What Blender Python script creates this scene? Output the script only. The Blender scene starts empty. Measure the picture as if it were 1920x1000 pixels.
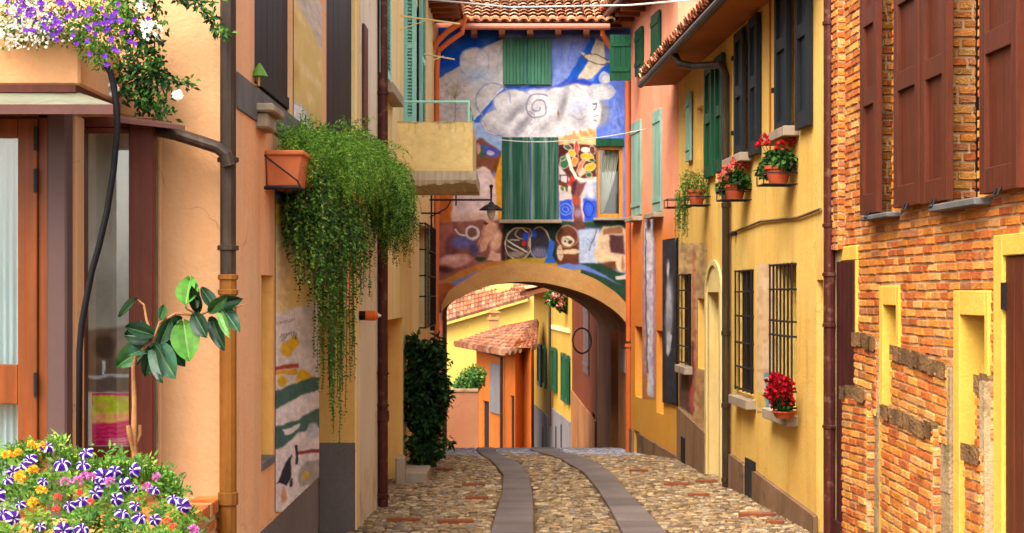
import bpy, math, random
import numpy as np
from mathutils import Vector, Matrix
random.seed(7); rng = np.random.default_rng(7)
sc = bpy.context.scene
COL = sc.collection
U = random.uniform
# ---------------------------------------------------------------- camera model of the place
F, HX, HY, CAMZ = 3000.0, 960.0, 550.0, 3.0
def pt(px, py, Y): return Vector(((px-HX)*Y/F, Y, CAMZ+(HY-py)*Y/F))
def zz(py, Y): return CAMZ+(HY-py)*Y/F
DA = 28.0                                   # distance of the arch house front
class Frame:                                # wall frame: s along the wall, w out of the wall, z up
    def __init__(f, x0, k, side):           # X = x0 + k*s + side*w
        f.x0, f.k, f.side = x0, k, side
    def __call__(f, s, w, z): return Vector((f.x0+f.k*s+f.side*w, s, z))
    def s(f, px, w=0): return (f.x0+f.side*w)/((px-HX)/F-f.k)
    def z(f, px, py, w=0): return zz(py, f.s(px, w))
class Front:                                # frontal wall at distance Y (s = X)
    def __init__(f, Y): f.Y = Y
    def __call__(f, s, w, z): return Vector((s, f.Y-w, z))
    def s(f, px, w=0): return (px-HX)/F*(f.Y-w)
    def z(f, px, py, w=0): return zz(py, f.Y-w)
FL = Frame(-1.5, 0, 1)                      # peach house, street side
FB = Frame(-1.703, .0133, 1)                # cream house with the balcony
FR = Frame(3.525, -.0425, -1)               # brick and yellow houses
FS = Frame(5.1225, -.109, -1)               # salmon house
FA = Front(DA)                              # arch house
FQ = Frame(4.695, -.067, -1)                # houses down the hill
FO = Frame(13.88, -.276, -1)                # orange cottage down the hill
GP = [(-20,1.6),(0,1.15),(8,.92),(15.2,.72),(19.9,.6),(23.9,.5),(28,.2),(29.5,.13),(31,-.06),(40,-1.25),(50,-2.4),(60,-3.6),(100,-8),(140,-10),(700,-10)]
def gz(y):
    for (a,za),(b,zb) in zip(GP, GP[1:]):
        if y <= b: t=(y-a)/(b-a); return za+(zb-za)*t
    return GP[-1][1]
# ---------------------------------------------------------------- mesh builder
class MB:
    def __init__(m): m.v=[]; m.f=[]; m.mi=[]; m.c=[]; m.col=(1,1,1); m.cur=0
    def add(m, vs, fs, mi=None, col=None):
        o=len(m.v); m.v.extend([tuple(v) for v in vs]); m.c.extend([col or m.col]*len(vs))
        for f in fs: m.f.append(tuple(i+o for i in f)); m.mi.append(m.cur if mi is None else mi)
    def quad(m,a,b,c,d,mi=None,col=None): m.add([a,b,c,d],[(0,1,2,3)],mi,col)
    def box(m, fr, s0,s1,w0,w1,z0,z1, mi=None, col=None, skip=()):
        P=[fr(s,w,z) for z in (z0,z1) for w in (w0,w1) for s in (s0,s1)]
        fs={'b':(0,1,3,2),'t':(4,6,7,5),'i':(0,4,5,1),'o':(2,3,7,6),'l':(0,2,6,4),'r':(1,5,7,3)}
        m.add(P,[fs[k] for k in fs if k not in skip],mi,col)
    def pbox(m,fr,px0,px1,w0,w1,py0,py1,pr,mi=None,col=None):   # box given by picture outline on a wall, heights read at column pr
        m.box(fr,fr.s(px0,w1),fr.s(px1,w1),w0,w1,fr.z(pr,py1,w1),fr.z(pr,py0,w1),mi,col)
    def prism(m, poly, d, mi=None, col=None):   # polygon (Vectors) extruded by vector d
        n=len(poly); P=list(poly)+[p+d for p in poly]
        fs=[tuple(range(n)),tuple(range(2*n-1,n-1,-1))]+[(i,(i+1)%n,(i+1)%n+n,i+n) for i in range(n)]
        m.add(P,fs,mi,col)
    def tube(m, path, r, n=8, mi=None, col=None, cap=True):
        path=[Vector(p) for p in path]; rs=r if isinstance(r,(list,tuple)) else [r]*len(path)
        vs=[]; prev=None
        for i,p in enumerate(path):
            t=(path[min(i+1,len(path)-1)]-path[max(i-1,0)]).normalized()
            if prev is None:
                a=Vector((0,0,1)) if abs(t.z)<.9 else Vector((1,0,0)); n1=t.cross(a).normalized()
            else: n1=(prev-t*prev.dot(t)).normalized()
            prev=n1; n2=t.cross(n1)
            for k in range(n):
                an=2*math.pi*k/n; vs.append(p+(n1*math.cos(an)+n2*math.sin(an))*rs[i])
        fs=[(i*n+k,i*n+(k+1)%n,(i+1)*n+(k+1)%n,(i+1)*n+k) for i in range(len(path)-1) for k in range(n)]
        if cap: fs+=[tuple(range(n-1,-1,-1)),tuple(range((len(path)-1)*n,len(path)*n))]
        m.add(vs,fs,mi,col)
    def lathe(m, c, prof, n=14, mi=None, col=None, sq=False):  # profile [(r,z)] round vertical axis at c
        vs=[]
        for r,z in prof:
            for k in range(n):
                a=2*math.pi*k/n; vs.append((c[0]+r*math.cos(a),c[1]+r*math.sin(a),c[2]+z))
        fs=[(i*n+k,i*n+(k+1)%n,(i+1)*n+(k+1)%n,(i+1)*n+k) for i in range(len(prof)-1) for k in range(n)]
        m.add(vs,fs,mi,col)
    def leaf(m, p, d, nrm, L, W, col, curl=.15, mi=None):
        d=d.normalized(); sd=d.cross(nrm)
        if sd.length<1e-4: sd=d.cross(Vector((.3,.5,.8)))
        sd.normalize(); u=sd.cross(d)
        m.add([p,p+d*L*.45+sd*W*.5+u*curl*W,p+d*L-u*curl*L*.4,p+d*L*.45-sd*W*.5+u*curl*W],[(0,1,2),(0,2,3)],mi,col)
    def build(m, name, mats, root=None, smooth=False, bevel=0, split=True, tag_=None):
        me=bpy.data.meshes.new(name)
        off=Vector((0,0,0))
        r=root
        while r is not None: off+=r.location; r=r.parent
        V=[(x-off.x,y-off.y,z-off.z) for x,y,z in m.v]
        me.from_pydata(V,[],m.f)
        if not isinstance(mats,(list,tuple)): mats=[mats]
        for mt in mats: me.materials.append(mt)
        me.polygons.foreach_set('material_index',m.mi)
        ca=me.color_attributes.new('Col','FLOAT_COLOR','POINT')
        ca.data.foreach_set('color',[x for c in m.c for x in (c[0],c[1],c[2],1)])
        if smooth: me.polygons.foreach_set('use_smooth',[True]*len(m.f))
        me.update()
        o=bpy.data.objects.new(name,me); COL.objects.link(o)
        if root is not None: o.parent=root
        if bevel:
            b=o.modifiers.new('Bevel','BEVEL'); b.width=bevel; b.segments=1; b.limit_method='ANGLE'; b.angle_limit=.9
        return o
def thing(name,label,cat,loc=(0,0,0),group=None):
    o=bpy.data.objects.new(name,None); COL.objects.link(o); o.location=loc; o.empty_display_size=.2
    return tag(o,label,cat,group)
def tag(o,label,cat,group=None):
    o['label']=label; o['category']=cat
    if group: o['group']=group
    return o
def structure(o,kind='structure'): o['kind']=kind; return o
# ---------------------------------------------------------------- materials
def lin(c): c=c/255; return c/12.92 if c<=.04045 else ((c+.055)/1.055)**2.4
KALB=.78
def C(r,g,b,k=KALB):
    r,g,b=[k*lin(x)**1.13 for x in (r,g,b)]; l=.2126*r+.7152*g+.0722*b; q=.05
    return (r+(l-r)*q,g+(l-g)*q,b+(l-b)*q)
def mk(name,col,rough=.7,var=.12,vs=2.5,col2=None,streak=0,streak_col=(.1,.08,.05),sv=(2.4,2.4,.42),bump=.25,bs=45,bd=.01,spec=.3,metal=0,attr=False,trans=0,patch=None,patch_amt=0,ps=1.4,grain=None,island=0,crack=0):
    mt=bpy.data.materials.new(name); mt.use_nodes=True; nt=mt.node_tree; N=nt.nodes; L=nt.links
    b=N['Principled BSDF']; b.inputs['Roughness'].default_value=rough; b.inputs['Metallic'].default_value=metal
    b.inputs['Specular IOR Level'].default_value=spec*.4
    g=N.new('ShaderNodeNewGeometry'); pos=g.outputs['Position']
    def noise(scale,detail=5,vec=None,ro=.55):
        n=N.new('ShaderNodeTexNoise'); n.inputs['Scale'].default_value=scale; n.inputs['Detail'].default_value=detail; n.inputs['Roughness'].default_value=ro
        L.new(vec or pos,n.inputs['Vector']); return n.outputs['Fac']
    def rng_(x,a,bb,c,d):
        r=N.new('ShaderNodeMapRange'); r.inputs[1].default_value=a; r.inputs[2].default_value=bb; r.inputs[3].default_value=c; r.inputs[4].default_value=d; L.new(x,r.inputs[0]); return r.outputs[0]
    def mix(fac,a,bb,mode='MIX'):
        n=N.new('ShaderNodeMix'); n.data_type='RGBA'; n.blend_type=mode
        if isinstance(fac,float): n.inputs[0].default_value=fac
        else: L.new(fac,n.inputs[0])
        for k,x in ((6,a),(7,bb)):
            if isinstance(x,tuple): n.inputs[k].default_value=(*x,1)
            else: L.new(x,n.inputs[k])
        return n.outputs[2]
    c=col
    if col2: c=mix(rng_(noise(vs*.5,7,ro=.62),.38,.62,0,1),col,col2)
    if patch: c=mix(rng_(noise(ps,8,ro=.68),.55,.62,0,patch_amt),c,patch)
    if streak:
        mp=N.new('ShaderNodeVectorMath'); mp.operation='MULTIPLY'; mp.inputs[1].default_value=sv; L.new(pos,mp.inputs[0])
        c=mix(rng_(noise(1,6,mp.outputs[0],.66),.48,.72,0,min(.95,streak*1.15)),c,streak_col)
    if grain:
        mp=N.new('ShaderNodeVectorMath'); mp.operation='MULTIPLY'; mp.inputs[1].default_value=grain; L.new(pos,mp.inputs[0])
        gr=noise(1,4,mp.outputs[0])
        gg=N.new('ShaderNodeCombineColor'); x=rng_(gr,.3,.7,.72,1.22)
        for i in range(3): L.new(x,gg.inputs[i])
        c=mix(1.0,c,gg.outputs[0],'MULTIPLY')
    if crack:
        wv=N.new('ShaderNodeTexNoise'); wv.inputs['Scale'].default_value=3; wv.inputs['Detail'].default_value=5; L.new(pos,wv.inputs['Vector'])
        wa=N.new('ShaderNodeVectorMath'); wa.operation='MULTIPLY_ADD'; L.new(wv.outputs['Color'],wa.inputs[0]); wa.inputs[1].default_value=(.5,.5,.5); L.new(pos,wa.inputs[2])
        vo=N.new('ShaderNodeTexVoronoi'); vo.feature='DISTANCE_TO_EDGE'; vo.inputs['Scale'].default_value=.75; L.new(wa.outputs[0],vo.inputs['Vector'])
        ck=rng_(vo.outputs['Distance'],0,.006,1,0); km=rng_(noise(.9,3),.52,.6,0,crack)
        mm=N.new('ShaderNodeMath'); mm.operation='MULTIPLY'; L.new(ck,mm.inputs[0]); L.new(km,mm.inputs[1]); c=mix(mm.outputs[0],c,tuple(x*.35 for x in col))
    if attr:
        a=N.new('ShaderNodeAttribute'); a.attribute_name='Col'; c=mix(1.0,c,a.outputs['Color'],'MULTIPLY')
    hs=N.new('ShaderNodeHueSaturation')
    if isinstance(c,tuple): hs.inputs['Color'].default_value=(*c,1)
    else: L.new(c,hs.inputs['Color'])
    vv=rng_(noise(vs,6,ro=.6),.3,.7,1-var,1+var)
    v2=rng_(noise(bs*.6,4),.25,.75,1-var*.5,1+var*.5)
    mu=N.new('ShaderNodeMath'); mu.operation='MULTIPLY'; L.new(vv,mu.inputs[0]); L.new(v2,mu.inputs[1]); vv=mu.outputs[0]
    if island:
        mu=N.new('ShaderNodeMath'); mu.operation='MULTIPLY'; L.new(vv,mu.inputs[0]); L.new(rng_(g.outputs['Random Per Island'],0,1,1-island,1+island),mu.inputs[1]); vv=mu.outputs[0]
    L.new(vv,hs.inputs['Value']); L.new(hs.outputs[0],b.inputs['Base Color'])
    if bump:
        bn=N.new('ShaderNodeBump'); bn.inputs['Strength'].default_value=bump; bn.inputs['Distance'].default_value=bd
        hh=noise(bs,4)
        if crack:
            h2=noise(5,3); ad=N.new('ShaderNodeMath'); ad.operation='MULTIPLY_ADD'; L.new(h2,ad.inputs[0]); ad.inputs[1].default_value=2.2; L.new(hh,ad.inputs[2]); hh=ad.outputs[0]
        L.new(hh,bn.inputs['Height']); L.new(bn.outputs[0],b.inputs['Normal'])
    if trans:
        tr=N.new('ShaderNodeBsdfTranslucent'); L.new(hs.outputs[0],tr.inputs['Color'])
        ms=N.new('ShaderNodeMixShader'); ms.inputs[0].default_value=trans; L.new(b.outputs[0],ms.inputs[1]); L.new(tr.outputs[0],ms.inputs[2])
        L.new(ms.outputs[0],N['Material Output'].inputs['Surface'])
    return mt
def plaster(name,c1,c2,stain=.35,scol=None,patch=None,pa=0,**k):
    return mk(name,c1,rough=.88,var=.07,vs=1.6,col2=c2,streak=stain,streak_col=scol or tuple(x*.55 for x in c1),bump=.35,bs=38,bd=.012,spec=.2,patch=patch or tuple(min(.9,x*1.12+.02) for x in c2),patch_amt=(pa or .45)*1.35,crack=.55,**k)
M={}
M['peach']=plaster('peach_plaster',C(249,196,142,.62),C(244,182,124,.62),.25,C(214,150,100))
M['pinkpeach']=plaster('pink_plaster',C(248,196,148),C(242,180,126),.3,C(190,130,90),patch=C(240,200,150),pa=.4)
M['creamy']=plaster('cream_plaster',C(252,226,166),C(246,210,138),.35,C(190,150,90),patch=C(242,222,176),pa=.4)
M['paleplaster']=plaster('pale_plaster',C(242,226,200),C(230,208,176),.4,C(160,130,95),patch=C(205,165,100),pa=.5)
M['ochrejamb']=plaster('ochre_plaster',C(246,198,112),C(240,186,96),.3,C(180,130,70))
M['greyplinth']=plaster('grey_plinth',C(136,124,116),C(122,110,102),.3,C(95,85,78))
M['balcony']=plaster('balcony_plaster',C(254,226,160,.66),C(250,216,142,.66),.2,C(150,120,70))
M['concrete']=plaster('weathered_concrete',C(224,210,184),C(200,180,148),.3,C(120,105,75),patch=C(160,145,105),pa=.45)
M['yellow']=plaster('yellow_plaster',C(246,206,112),C(238,190,94),.4,C(185,125,50),patch=C(236,202,120),pa=.45)
M['yellow2']=plaster('frame_yellow',C(238,198,84),C(232,188,74),.25,C(190,140,60))
M['cream2']=plaster('doorway_cream',C(238,214,150),C(228,200,128),.3,C(180,150,90))
M['salmon']=plaster('salmon_plaster',C(250,164,124),C(248,172,134),.3,C(215,120,60),patch=C(240,160,125),pa=.5)
M['orange']=plaster('orange_plaster',C(230,136,44),C(222,124,40),.4,C(215,160,60),patch=C(206,150,50),pa=.6)
M['plinth']=plaster('stone_plinth',C(168,134,102),C(140,108,80),.45,C(100,75,50),patch=C(120,95,70),pa=.6)
M['maroon']=plaster('maroon_plaster',C(146,72,20,.6),C(128,60,16,.6),.4,C(90,40,30))
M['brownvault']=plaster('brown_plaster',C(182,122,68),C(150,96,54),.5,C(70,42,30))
M['farorange']=plaster('cottage_orange',C(232,132,40,.58),C(226,124,36,.58),.3,C(200,90,30))
M['faryellow']=plaster('row_yellow',C(236,188,74,.56),C(230,180,64,.56),.2,C(205,160,60))
M['bigyellow']=plaster('barn_yellow',C(246,208,104,.58),C(244,200,92,.58),.2,C(225,185,80))
M['fargrey']=plaster('row_plinth',C(160,150,148,.6),C(146,136,134,.6),.3,C(110,100,95))
M['pinkwall']=plaster('garden_wall_pink',C(196,136,96,.5),C(184,122,84,.5),.4,C(150,95,70))
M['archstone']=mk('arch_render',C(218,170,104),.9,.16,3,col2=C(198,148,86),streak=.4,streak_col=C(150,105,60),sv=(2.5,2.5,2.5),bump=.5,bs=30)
M['door_brown']=mk('brown_boards',C(84,44,40),.5,.15,4,grain=(22,22,1.2),bump=.2)
M['redwood']=mk('red_brown_paint',C(108,56,34),.5,.1,3,grain=(26,26,1.3),streak=.25,streak_col=C(95,45,35),sv=(12,12,.8),bump=.15,bs=30,spec=.4)
M['varnish']=mk('varnished_wood',C(136,74,22),.42,.1,3,grain=(28,28,1.4),bump=.08,spec=.5)
M['darkred']=mk('dark_red_wood',C(98,46,26),.42,.12,3,grain=(28,28,1.5),bump=.1,spec=.45)
M['taupe']=mk('taupe_paint',C(104,82,78),.5,.06,3,bump=.05)
M['darkboard']=mk('dark_boards',C(46,32,34),.6,.2,3,grain=(16,16,.8),bump=.25)
M['green']=mk('green_paint',C(26,92,60),.5,.12,2.5,grain=(18,18,1),streak=.45,streak_col=C(12,66,46),bump=.15,spec=.35)
M['greenold']=mk('faded_green_paint',C(78,134,106),.6,.12,2.5,grain=(22,22,1),streak=.4,streak_col=C(40,105,80),bump=.2)
M['greenpeel']=mk('peeling_green_paint',C(28,86,66),.5,.12,2,grain=(14,14,.8),streak=.0,patch=C(205,215,205),patch_amt=0,bump=.15)
M['teal']=mk('pale_teal_paint',C(176,234,214),.55,.07,3,bump=.1,streak=.3,streak_col=C(110,165,150))
M['teal2']=mk('grey_teal_paint',C(150,186,166),.6,.07,3,grain=(16,16,.8),bump=.1)
M['navy']=mk('blue_black_paint',C(40,48,54),.5,.1,3,grain=(20,20,1.2),bump=.12,spec=.4)
M['iron']=mk('wrought_iron',C(48,42,42),.5,.1,8,bump=.2,spec=.4)
M['copper_pipe']=mk('brown_downpipe',C(92,58,44),.38,.15,4,streak=.35,streak_col=C(60,40,34),bump=.1,spec=.5,metal=.2)
M['dark_pipe']=mk('dark_downpipe',C(70,56,46),.4,.15,5,streak=.5,streak_col=C(112,92,70),sv=(20,20,1.5),bump=.1,spec=.5,metal=.2)
M['ochre_pipe']=mk('ochre_downpipe',C(152,98,30),.45,.12,5,streak=.5,streak_col=C(116,70,24),sv=(20,20,1),bump=.1,spec=.4)
M['orange_pipe']=mk('orange_downpipe',C(222,120,58),.5,.1,3,streak=.3,streak_col=C(170,80,40),bump=.05)
M['pink_gutter']=mk('rose_gutter',C(196,128,104),.45,.1,3,bump=.05)
M['maroon_pipe']=mk('maroon_downpipe',C(92,44,34),.4,.15,4,streak=.4,streak_col=C(58,34,30),sv=(16,16,1),patch=C(170,130,100),patch_amt=.3,ps=9,bump=.1,spec=.45)
M['stone']=mk('sill_stone',C(188,170,146),.85,.15,5,col2=C(165,145,120),streak=.4,streak_col=C(110,95,75),bump=.4,bs=40)
M['slate']=mk('grey_sill',C(120,116,112),.7,.15,5,bump=.3,streak=.4,streak_col=C(70,66,62))
M['terracotta']=mk('terracotta_pot',C(226,134,82),.75,.1,5,bump=.1,streak=.2,streak_col=C(190,105,65))
M['terracotta2']=mk('old_terracotta_pot',C(190,92,54),.8,.15,8,bump=.15)
M['tile']=mk('roof_tile',(1,1,1),.85,.18,6,attr=True,bump=.4,bs=30)
M['soffit']=mk('soffit_boards',C(150,92,56),.7,.15,3,grain=(1.5,14,14),bump=.2)
M['soffit_y']=mk('ochre_soffit',C(190,118,52),.8,.15,3,streak=.4,streak_col=C(160,95,45),sv=(3,3,3),bump=.2)
M['gutter_grey']=mk('grey_gutter',C(92,82,76),.5,.15,4,bump=.1,metal=.3)
M['metal_roof']=mk('patinated_flashing',C(146,150,128),.6,.2,5,col2=C(126,112,88),streak=.4,streak_col=C(80,60,50),sv=(5,5,5),bump=.2,metal=.2)
M['flash_edge']=mk('copper_edge',C(112,76,68),.45,.15,4,bump=.1,metal=.2)
M['brick']=mk('brick',(1,1,1),.95,.2,12,attr=True,bump=.8,bs=55,bd=.02,patch=(1.15,1.0,.85),patch_amt=.4,ps=5)
M['mortar']=mk('mortar',C(226,194,150),.95,.2,8,col2=C(198,150,104),patch=C(160,120,85),patch_amt=.6,ps=3,bump=.7,bs=50)
M['cap']=mk('mossy_cap',C(168,128,84),.95,.3,9,col2=C(116,88,58),bump=.9,bs=35,bd=.03)
M['cement']=mk('cement_strip',C(196,168,128),.92,.2,5,col2=C(165,140,104),patch=C(120,100,70),patch_amt=.5,ps=3,bump=.7,bs=35,bd=.02)
M['cobble']=mk('cobblestone',(1,1,1),.85,.3,18,attr=True,bump=.5,bs=60,spec=.35)
M['earth']=mk('packed_earth',C(132,106,76),.95,.3,6,col2=C(92,72,52),bump=.8,bs=40,bd=.02)
M['slab']=mk('paving_slab',C(144,130,122),.75,.2,4,col2=C(122,108,101),attr=True,streak=.3,streak_col=C(90,76,70),sv=(3,1,3),bump=.3,bs=50,spec=.4)
M['rust_stone']=mk('rust_stone',C(150,88,56),.85,.2,6,bump=.4)
M['paint']=mk('wall_paint',(1,1,1),.85,.08,5,attr=True,bump=.25,bs=38,spec=.2)
M['leaf']=mk('leaf',(1,1,1),.5,.12,20,attr=True,bump=0,spec=.4,trans=.4)
M['gloss_leaf']=mk('glossy_leaf',(1,1,1),.3,.1,20,attr=True,bump=0,spec=.5,trans=.12)
M['petal']=mk('petal',(1,1,1),.6,.05,20,attr=True,bump=0,trans=.35,spec=.2)
M['bark']=mk('bark',C(186,136,84),.85,.2,12,col2=C(140,96,60),bump=.5,bs=50)
M['stem']=mk('stem',C(96,110,52),.7,.2,12,bump=.1)
M['curtain']=mk('curtain',C(206,226,226),.8,.04,3,grain=(14,14,.5),bump=0,trans=.3)
M['curtain2']=mk('white_curtain',C(224,218,196),.8,.04,3,bump=0,trans=.3)
M['dark']=mk('dark_interior',C(52,46,42),.9,.2,3,bump=0)
M['greyroom']=mk('grey_interior',C(150,144,134),.9,.2,2,col2=C(110,98,88),bump=0)
M['rubber']=mk('black_rubber',C(34,32,34),.45,.1,5,bump=.05)
M['cable']=mk('white_cable',C(220,216,206),.6,.05,5,bump=0)
M['greycable']=mk('grey_cable',C(140,110,80),.7,.05,5,bump=0)
M['cabinet']=mk('white_paint',C(230,226,216),.5,.06,3,bump=.05)
M['brass']=mk('brass',C(196,160,96),.4,.1,5,metal=.6,bump=0)
M['orange_plastic']=mk('orange_plastic',C(244,120,30),.4,.05,5,bump=0)
M['lampglass']=mk('frosted_glass',C(226,222,206),.25,.04,5,bump=0,spec=.5)
M['greenlamp']=mk('green_enamel',C(110,160,50),.4,.06,5,bump=0,spec=.5,trans=.2)
M['board']=mk('dark_panel',(1,1,1),.6,.08,5,attr=True,bump=.1)
def glass(name,amt,tint=(1,1,1)):
    mt=bpy.data.materials.new(name); mt.use_nodes=True; nt=mt.node_tree; N=nt.nodes; L=nt.links
    N.remove(N['Principled BSDF'])
    t=N.new('ShaderNodeBsdfTransparent'); t.inputs[0].default_value=(*tint,1)
    g=N.new('ShaderNodeBsdfGlossy'); g.inputs['Roughness'].default_value=.03
    ms=N.new('ShaderNodeMixShader'); ms.inputs[0].default_value=amt
    L.new(t.outputs[0],ms.inputs[1]); L.new(g.outputs[0],ms.inputs[2]); L.new(ms.outputs[0],N['Material Output'].inputs['Surface'])
    return mt
M['glass']=glass('window_glass',.08,(.92,.95,.95))
# ---------------------------------------------------------------- walls with openings
def wall(mb,fr,s0,s1,z0,z1,holes=(),mi=0,thick=4.0,ends=(True,True),close=True):
    S=sorted({s0,s1,*[x for h in holes for x in h[:2] if s0<x<s1]}); Z=sorted({z0,z1,*[x for h in holes for x in h[2:4] if z0<x<z1]})
    for a,b in zip(S,S[1:]):
        for c,d in zip(Z,Z[1:]):
            ms,mz=(a+b)/2,(c+d)/2
            if any(h[0]<ms<h[1] and h[2]<mz<h[3] for h in holes): continue
            mb.quad(fr(a,0,c),fr(b,0,c),fr(b,0,d),fr(a,0,d),mi)
    for h in holes:
        a,b,c,d,dep=h[:5]
        if dep==0: continue
        r=h[5] if len(h)>5 and h[5] is not None else mi; bk=h[6] if len(h)>6 else r
        mb.quad(fr(a,0,c),fr(a,-dep,c),fr(a,-dep,d),fr(a,0,d),r); mb.quad(fr(b,0,c),fr(b,0,d),fr(b,-dep,d),fr(b,-dep,c),r)
        mb.quad(fr(a,0,d),fr(a,-dep,d),fr(b,-dep,d),fr(b,0,d),r)
        if len(h)<8: mb.quad(fr(a,0,c),fr(b,0,c),fr(b,-dep,c),fr(a,-dep,c),r)
        mb.quad(fr(a,-dep,c),fr(b,-dep,c),fr(b,-dep,d),fr(a,-dep,d),bk)
    if close:
        t=-thick
        if ends[0]: mb.quad(fr(s0,0,z0),fr(s0,t,z0),fr(s0,t,z1),fr(s0,0,z1),mi)
        if ends[1]: mb.quad(fr(s1,0,z0),fr(s1,t,z0),fr(s1,t,z1),fr(s1,0,z1),mi)
        mb.quad(fr(s0,0,z1),fr(s1,0,z1),fr(s1,t,z1),fr(s0,t,z1),mi); mb.quad(fr(s0,t,z0),fr(s1,t,z0),fr(s1,t,z1),fr(s0,t,z1),mi)
def P4(fr,px0,px1,py0,py1,pr=None):        # picture rectangle -> (s_lo,s_hi,z_lo,z_hi) on a wall, heights read at column pr
    a,b=sorted((fr.s(px0),fr.s(px1))); pr=pr if pr is not None else (px0+px1)/2
    return a,b,fr.z(pr,py1),fr.z(pr,py0)
def shutter(root,fr,s0,s1,z0,z1,w=.02,t=.04,mat='green',style='plank',name='shutter',rails=(),n=5):
    m=MB(); s0,s1=sorted((s0,s1))
    if style=='plank':
        k=(s1-s0)/n
        for i in range(n):
            g=.004; m.box(fr,s0+i*k+g*.5,s0+(i+1)*k-g*.5,w,w+t*.7+U(-.002,.002),z0+U(0,.006),z1)
        m.box(fr,s0+.01,s1-.01,w-.004,w+.004,z0+.01,z1-.01)
        if t>.04:
            for zr in (z0+.15,z1-.2): m.box(fr,s0+.02,s1-.02,w+t*.7,w+t,zr,zr+.08)
    elif style=='louver':
        e=.06
        m.box(fr,s0,s0+e,w,w+t,z0,z1); m.box(fr,s1-e,s1,w,w+t,z0,z1)
        for a,b in [(z0,z0+.09),(z1-.07,z1),((z0+z1)/2-.04,(z0+z1)/2+.04)]: m.box(fr,s0+e,s1-e,w+.003,w+t-.003,a,b)
        z=z0+.1
        while z<z1-.08:
            m.add([fr(s0+e,w+.004,z+.03),fr(s1-e,w+.004,z+.03),fr(s1-e,w+t-.004,z),fr(s0+e,w+t-.004,z),
                   fr(s0+e,w+.004,z+.038),fr(s1-e,w+.004,z+.038),fr(s1-e,w+t-.004,z+.008),fr(s0+e,w+t-.004,z+.008)],[(0,1,2,3),(4,5,6,7),(3,2,6,7),(0,1,5,4)]); z+=.045
        m.box(fr,s0+e,s1-e,w-.006,w-.002,z0+.05,z1-.05)
    else:
        e=min(.1,(s1-s0)*.22)
        m.box(fr,s0,s0+e,w,w+t,z0,z1); m.box(fr,s1-e,s1,w,w+t,z0,z1)
        rl=[(z0,z0+.16),(z1-.12,z1)]+[(r-.07,r+.07) for r in rails]
        for a,b in rl: m.box(fr,s0+e,s1-e,w+.002,w+t-.002,a,b)
        m.box(fr,s0+e*.5,s1-e*.5,w+.004,w+t*.35,z0+.05,z1-.05)
    return m.build(name,M[mat],root,bevel=.003)
def sill(root,fr,s0,s1,z,h=.07,out=.14,mat='stone',w0=-.02):
    m=MB(); m.box(fr,s0,s1,w0,out,z-h,z); return m.build('sill',M[mat],root,bevel=.008)
def pipe(root,path,r,mat,name='drainpipe',collars=(),n=12,cr=1.35):
    m=MB(); m.tube(path,r,n)
    for c,d,h in collars:
        c=Vector(c); d=Vector(d).normalized(); m.tube([c-d*h/2,c-d*h/2+d*.004,c+d*h/2-d*.004,c+d*h/2],[r*1.05,r*cr,r*cr,r*1.05],n)
    return m.build(name,M[mat],root,smooth=False)
def grille(root,fr,s0,s1,z0,z1,w,nv,hz,r=.009,name='window_grille',curve=0):
    m=MB()
    for i in range(nv):
        s=s0+(s1-s0)*i/(nv-1); m.tube([fr(s,w,z0),fr(s,w,z1)],r,6)
    for h in hz:
        z=z0+(z1-z0)*h; m.tube([fr(s0,-.02,z),fr(s0,w+.004,z),fr(s1,w+.004,z),fr(s1,-.02,z)],r*1.1,6)
    return m.build(name,M['iron'],root)
TILE=[(196,120,78),(214,140,96),(178,100,64),(226,170,128),(150,96,70),(206,128,88),(190,140,108)]
def tiles(mb,o,u,v,nu,nv,sp=.2,ln=.34,r=.085,pal=TILE,k=.75,seg=5):
    u=u.normalized(); v=v.normalized(); n=u.cross(v).normalized()
    if n.z<0: n=-n
    for i in range(nu):
        for j in range(nv):
            for cv in (0,1):
                c=pal[random.randrange(len(pal))]; c=C(*c,k*U(.8,1.1))
                base=o+u*((i+(.5 if cv else 0))*sp+U(-.008,.008))+v*(j*ln+U(-.012,.012))+n*(.05 if cv==0 else .0)
                vs=[]
                for q,(tt,rr) in enumerate(((0,r*1.12),(ln*1.12,r*.92))):
                    for a in range(seg+1):
                        an=math.pi*a/seg; hh=math.sin(an)*rr*.75*(1 if cv==0 else -1)
                        vs.append(base+u*(-math.cos(an)*rr)+v*tt+n*(hh+(.0 if cv==0 else .075)-(.02*tt/ln)+(0 if q else 0.018)))
                fs=[(a,a+1,seg+2+a,seg+1+a) for a in range(seg)]
                mb.add(vs,fs,None,c)
                if cv==0 and j==0:
                    p0=[base+u*(-math.cos(math.pi*a/seg)*r*.85)+n*(math.sin(math.pi*a/seg)*r*.5) for a in range(seg+1)]
                    mb.add(list(vs[:seg+1])+p0,[(a,a+1,seg+2+a,seg+1+a) for a in range(seg)],None,c)
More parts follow.
